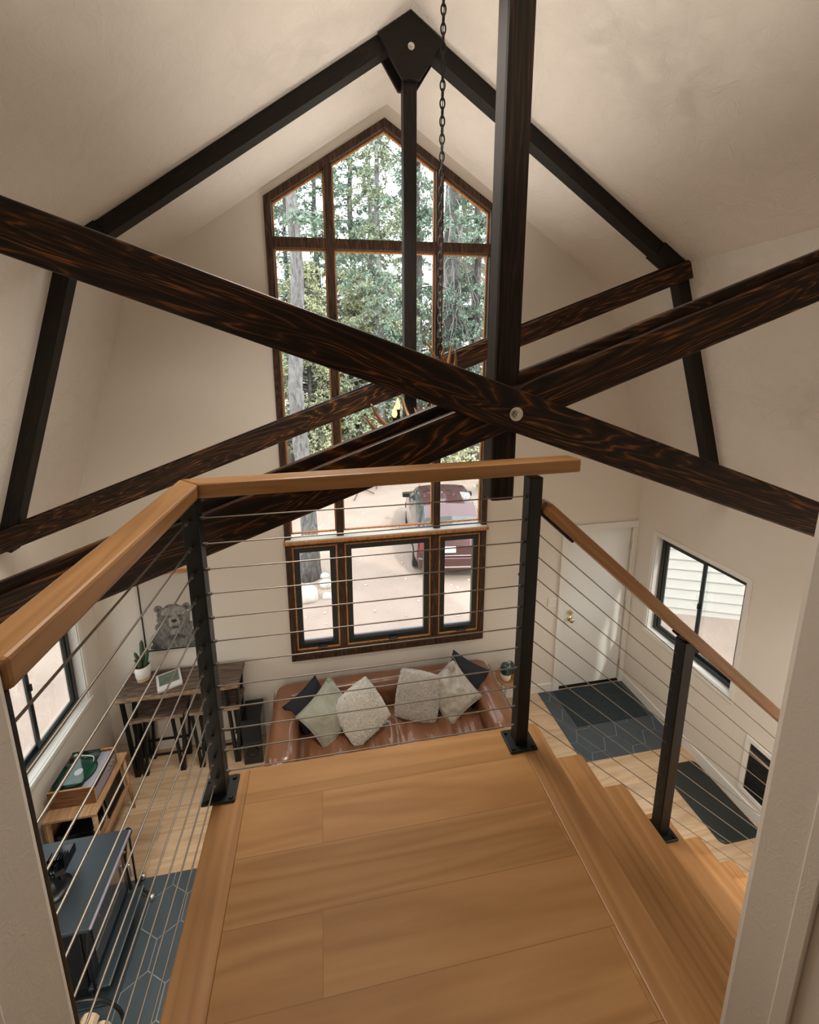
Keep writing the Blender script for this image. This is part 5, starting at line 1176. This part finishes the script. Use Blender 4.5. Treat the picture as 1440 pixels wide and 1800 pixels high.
# neighbour's clapboard wall seen through the right window
nb_ = empty('neighbour_house', (7.0, 2.4, GZ), 'white clapboard house wall seen through the right hand window', 'house')
bm = bmesh.new(); p0, p1 = Vector((4.6, 2.75, 0)), Vector((10.5, 0.35, 0)); dd = (p1-p0); Lh = dd.length; dd.normalize(); nn = Vector((dd.y, -dd.x, 0))
if nn.y > 0: nn = -nn
for k in range(19):
    z = GZ-0.05+k*0.2
    a = [p0+nn*0.045+Vector((0, 0, z)), p1+nn*0.045+Vector((0, 0, z)), p1+nn*0.006+Vector((0, 0, z+0.205)), p0+nn*0.006+Vector((0, 0, z+0.205))]
    b = [p-nn*0.03 for p in a]
    va = [bm.verts.new(p) for p in a]; vb = [bm.verts.new(p) for p in b]; bm.faces.new(va); bm.faces.new(list(reversed(vb)))
    for i in range(4): bm.faces.new((va[i], vb[i], vb[(i+1) % 4], va[(i+1) % 4]))
obj('clapboard_wall', bm, M['siding'], nb_)

# ------------------------------------------------------------------ parked car seen from behind
cr_loc = Vector((2.08, 4.15, GZ+0.02)); yawc = R(-8)
MC = Matrix.Translation(cr_loc) @ Matrix.Rotation(yawc, 4, 'Z')
car = empty('parked_car', cr_loc, 'maroon hatchback parked tail towards the house in the gravel yard', 'car')
def sect_y(y):
    # half width and heights of body at distance y from the tail: (half width low, belt z, half width belt, roof z, half width roof)
    T = [(0.0, 0.74, 0.80, 0.70, 0.80, 0.60), (0.10, 0.82, 0.95, 0.76, 0.98, 0.62), (0.35, 0.86, 1.00, 0.80, 1.36, 0.60), (0.70, 0.88, 1.00, 0.82, 1.54, 0.60), (1.4, 0.89, 0.99, 0.83, 1.60, 0.62), (2.1, 0.89, 0.97, 0.83, 1.57, 0.61),
         (2.6, 0.89, 0.95, 0.82, 1.38, 0.63), (3.05, 0.88, 0.93, 0.80, 1.02, 0.70), (3.6, 0.86, 0.88, 0.76, 0.90, 0.66), (4.1, 0.78, 0.76, 0.66, 0.77, 0.56), (4.2, 0.66, 0.62, 0.58, 0.64, 0.5)]
    return T
bm = bmesh.new(); rings = []
for (y, wl_, bz_, wb_, rz_, wr_) in sect_y(0):
    prof = [(-wl_*0.9, 0.24), (-wl_, 0.42), (-wl_, 0.62), (-wb_*1.03, bz_-0.06), (-wb_, bz_), (-(wb_*0.45+wr_*0.55), bz_+(rz_-bz_)*0.6), (-wr_, rz_-0.03), (-wr_*0.6, rz_), (0, rz_+0.015)]
    full = prof + [(-a, b) for a, b in reversed(prof[:-1])]
    rings.append([bm.verts.new(MC @ Vector((a, y, b))) for a, b in full])
n = len(rings[0])
for j, (a, b) in enumerate(zip(rings, rings[1:])):
    for k in range(n-1):
        f = bm.faces.new((a[k], a[k+1], b[k+1], b[k]))
        kk = min(k, n-2-k)
        if kk in (4, 5) and 2 <= j <= 6: f.material_index = 1          # side glass
        if kk in (5, 6, 7) and j in (1,): f.material_index = 1              # rear screen
        if kk in (6, 7) and j in (6,): f.material_index = 1               # windscreen
bm.faces.new(list(reversed(rings[0]))); bm.faces.new(rings[-1])
cb = obj('car_body', bm, [M['car'], M['carglass']], car, smooth=False, bev=0.015)
def cpart(name, bm, m, parent=car, **k):
    for v in bm.verts: v.co = MC @ v.co
    return obj(name, bm, m, parent, **k)
cpart('rear_bumper', B(-0.80, 0.80, -0.07, 0.06, 0.30, 0.56), M['car'], bev=0.04, segs=3)
cpart('bumper_trim', B(-0.62, 0.62, -0.085, -0.06, 0.335, 0.365), M['chrome']); cpart('bumper_trim', B(-0.62, 0.62, -0.035, 0.0, 0.585, 0.61), M['chrome'])
cpart('number_plate', B(-0.26, 0.04, -0.022, -0.004, 0.66, 0.80), M['paper'], bev=0.004)
for s in (-1, 1):
    cpart('tail_light', B(*sorted((s*0.60, s*0.76)), -0.018, 0.10, 0.66, 0.94), M['taillight'], bev=0.02)
    cpart('wing_mirror', B(*sorted((s*0.80, s*1.00)), 2.75, 2.86, 1.0, 1.14), M['black'], bev=0.03, segs=3)
    for y in (0.72, 3.35):
        bm = bmesh.new(); cyl(bm, (s*0.72, y, 0.31), (s*0.885, y, 0.31), 0.31, None, 32); w_ = cpart('wheel', bm, M['tyre'])
        bm = bmesh.new(); cyl(bm, (s*0.88, y, 0.31), (s*0.895, y, 0.31), 0.20, None, 20); cpart('hub_cap', bm, M['chrome'], w_)
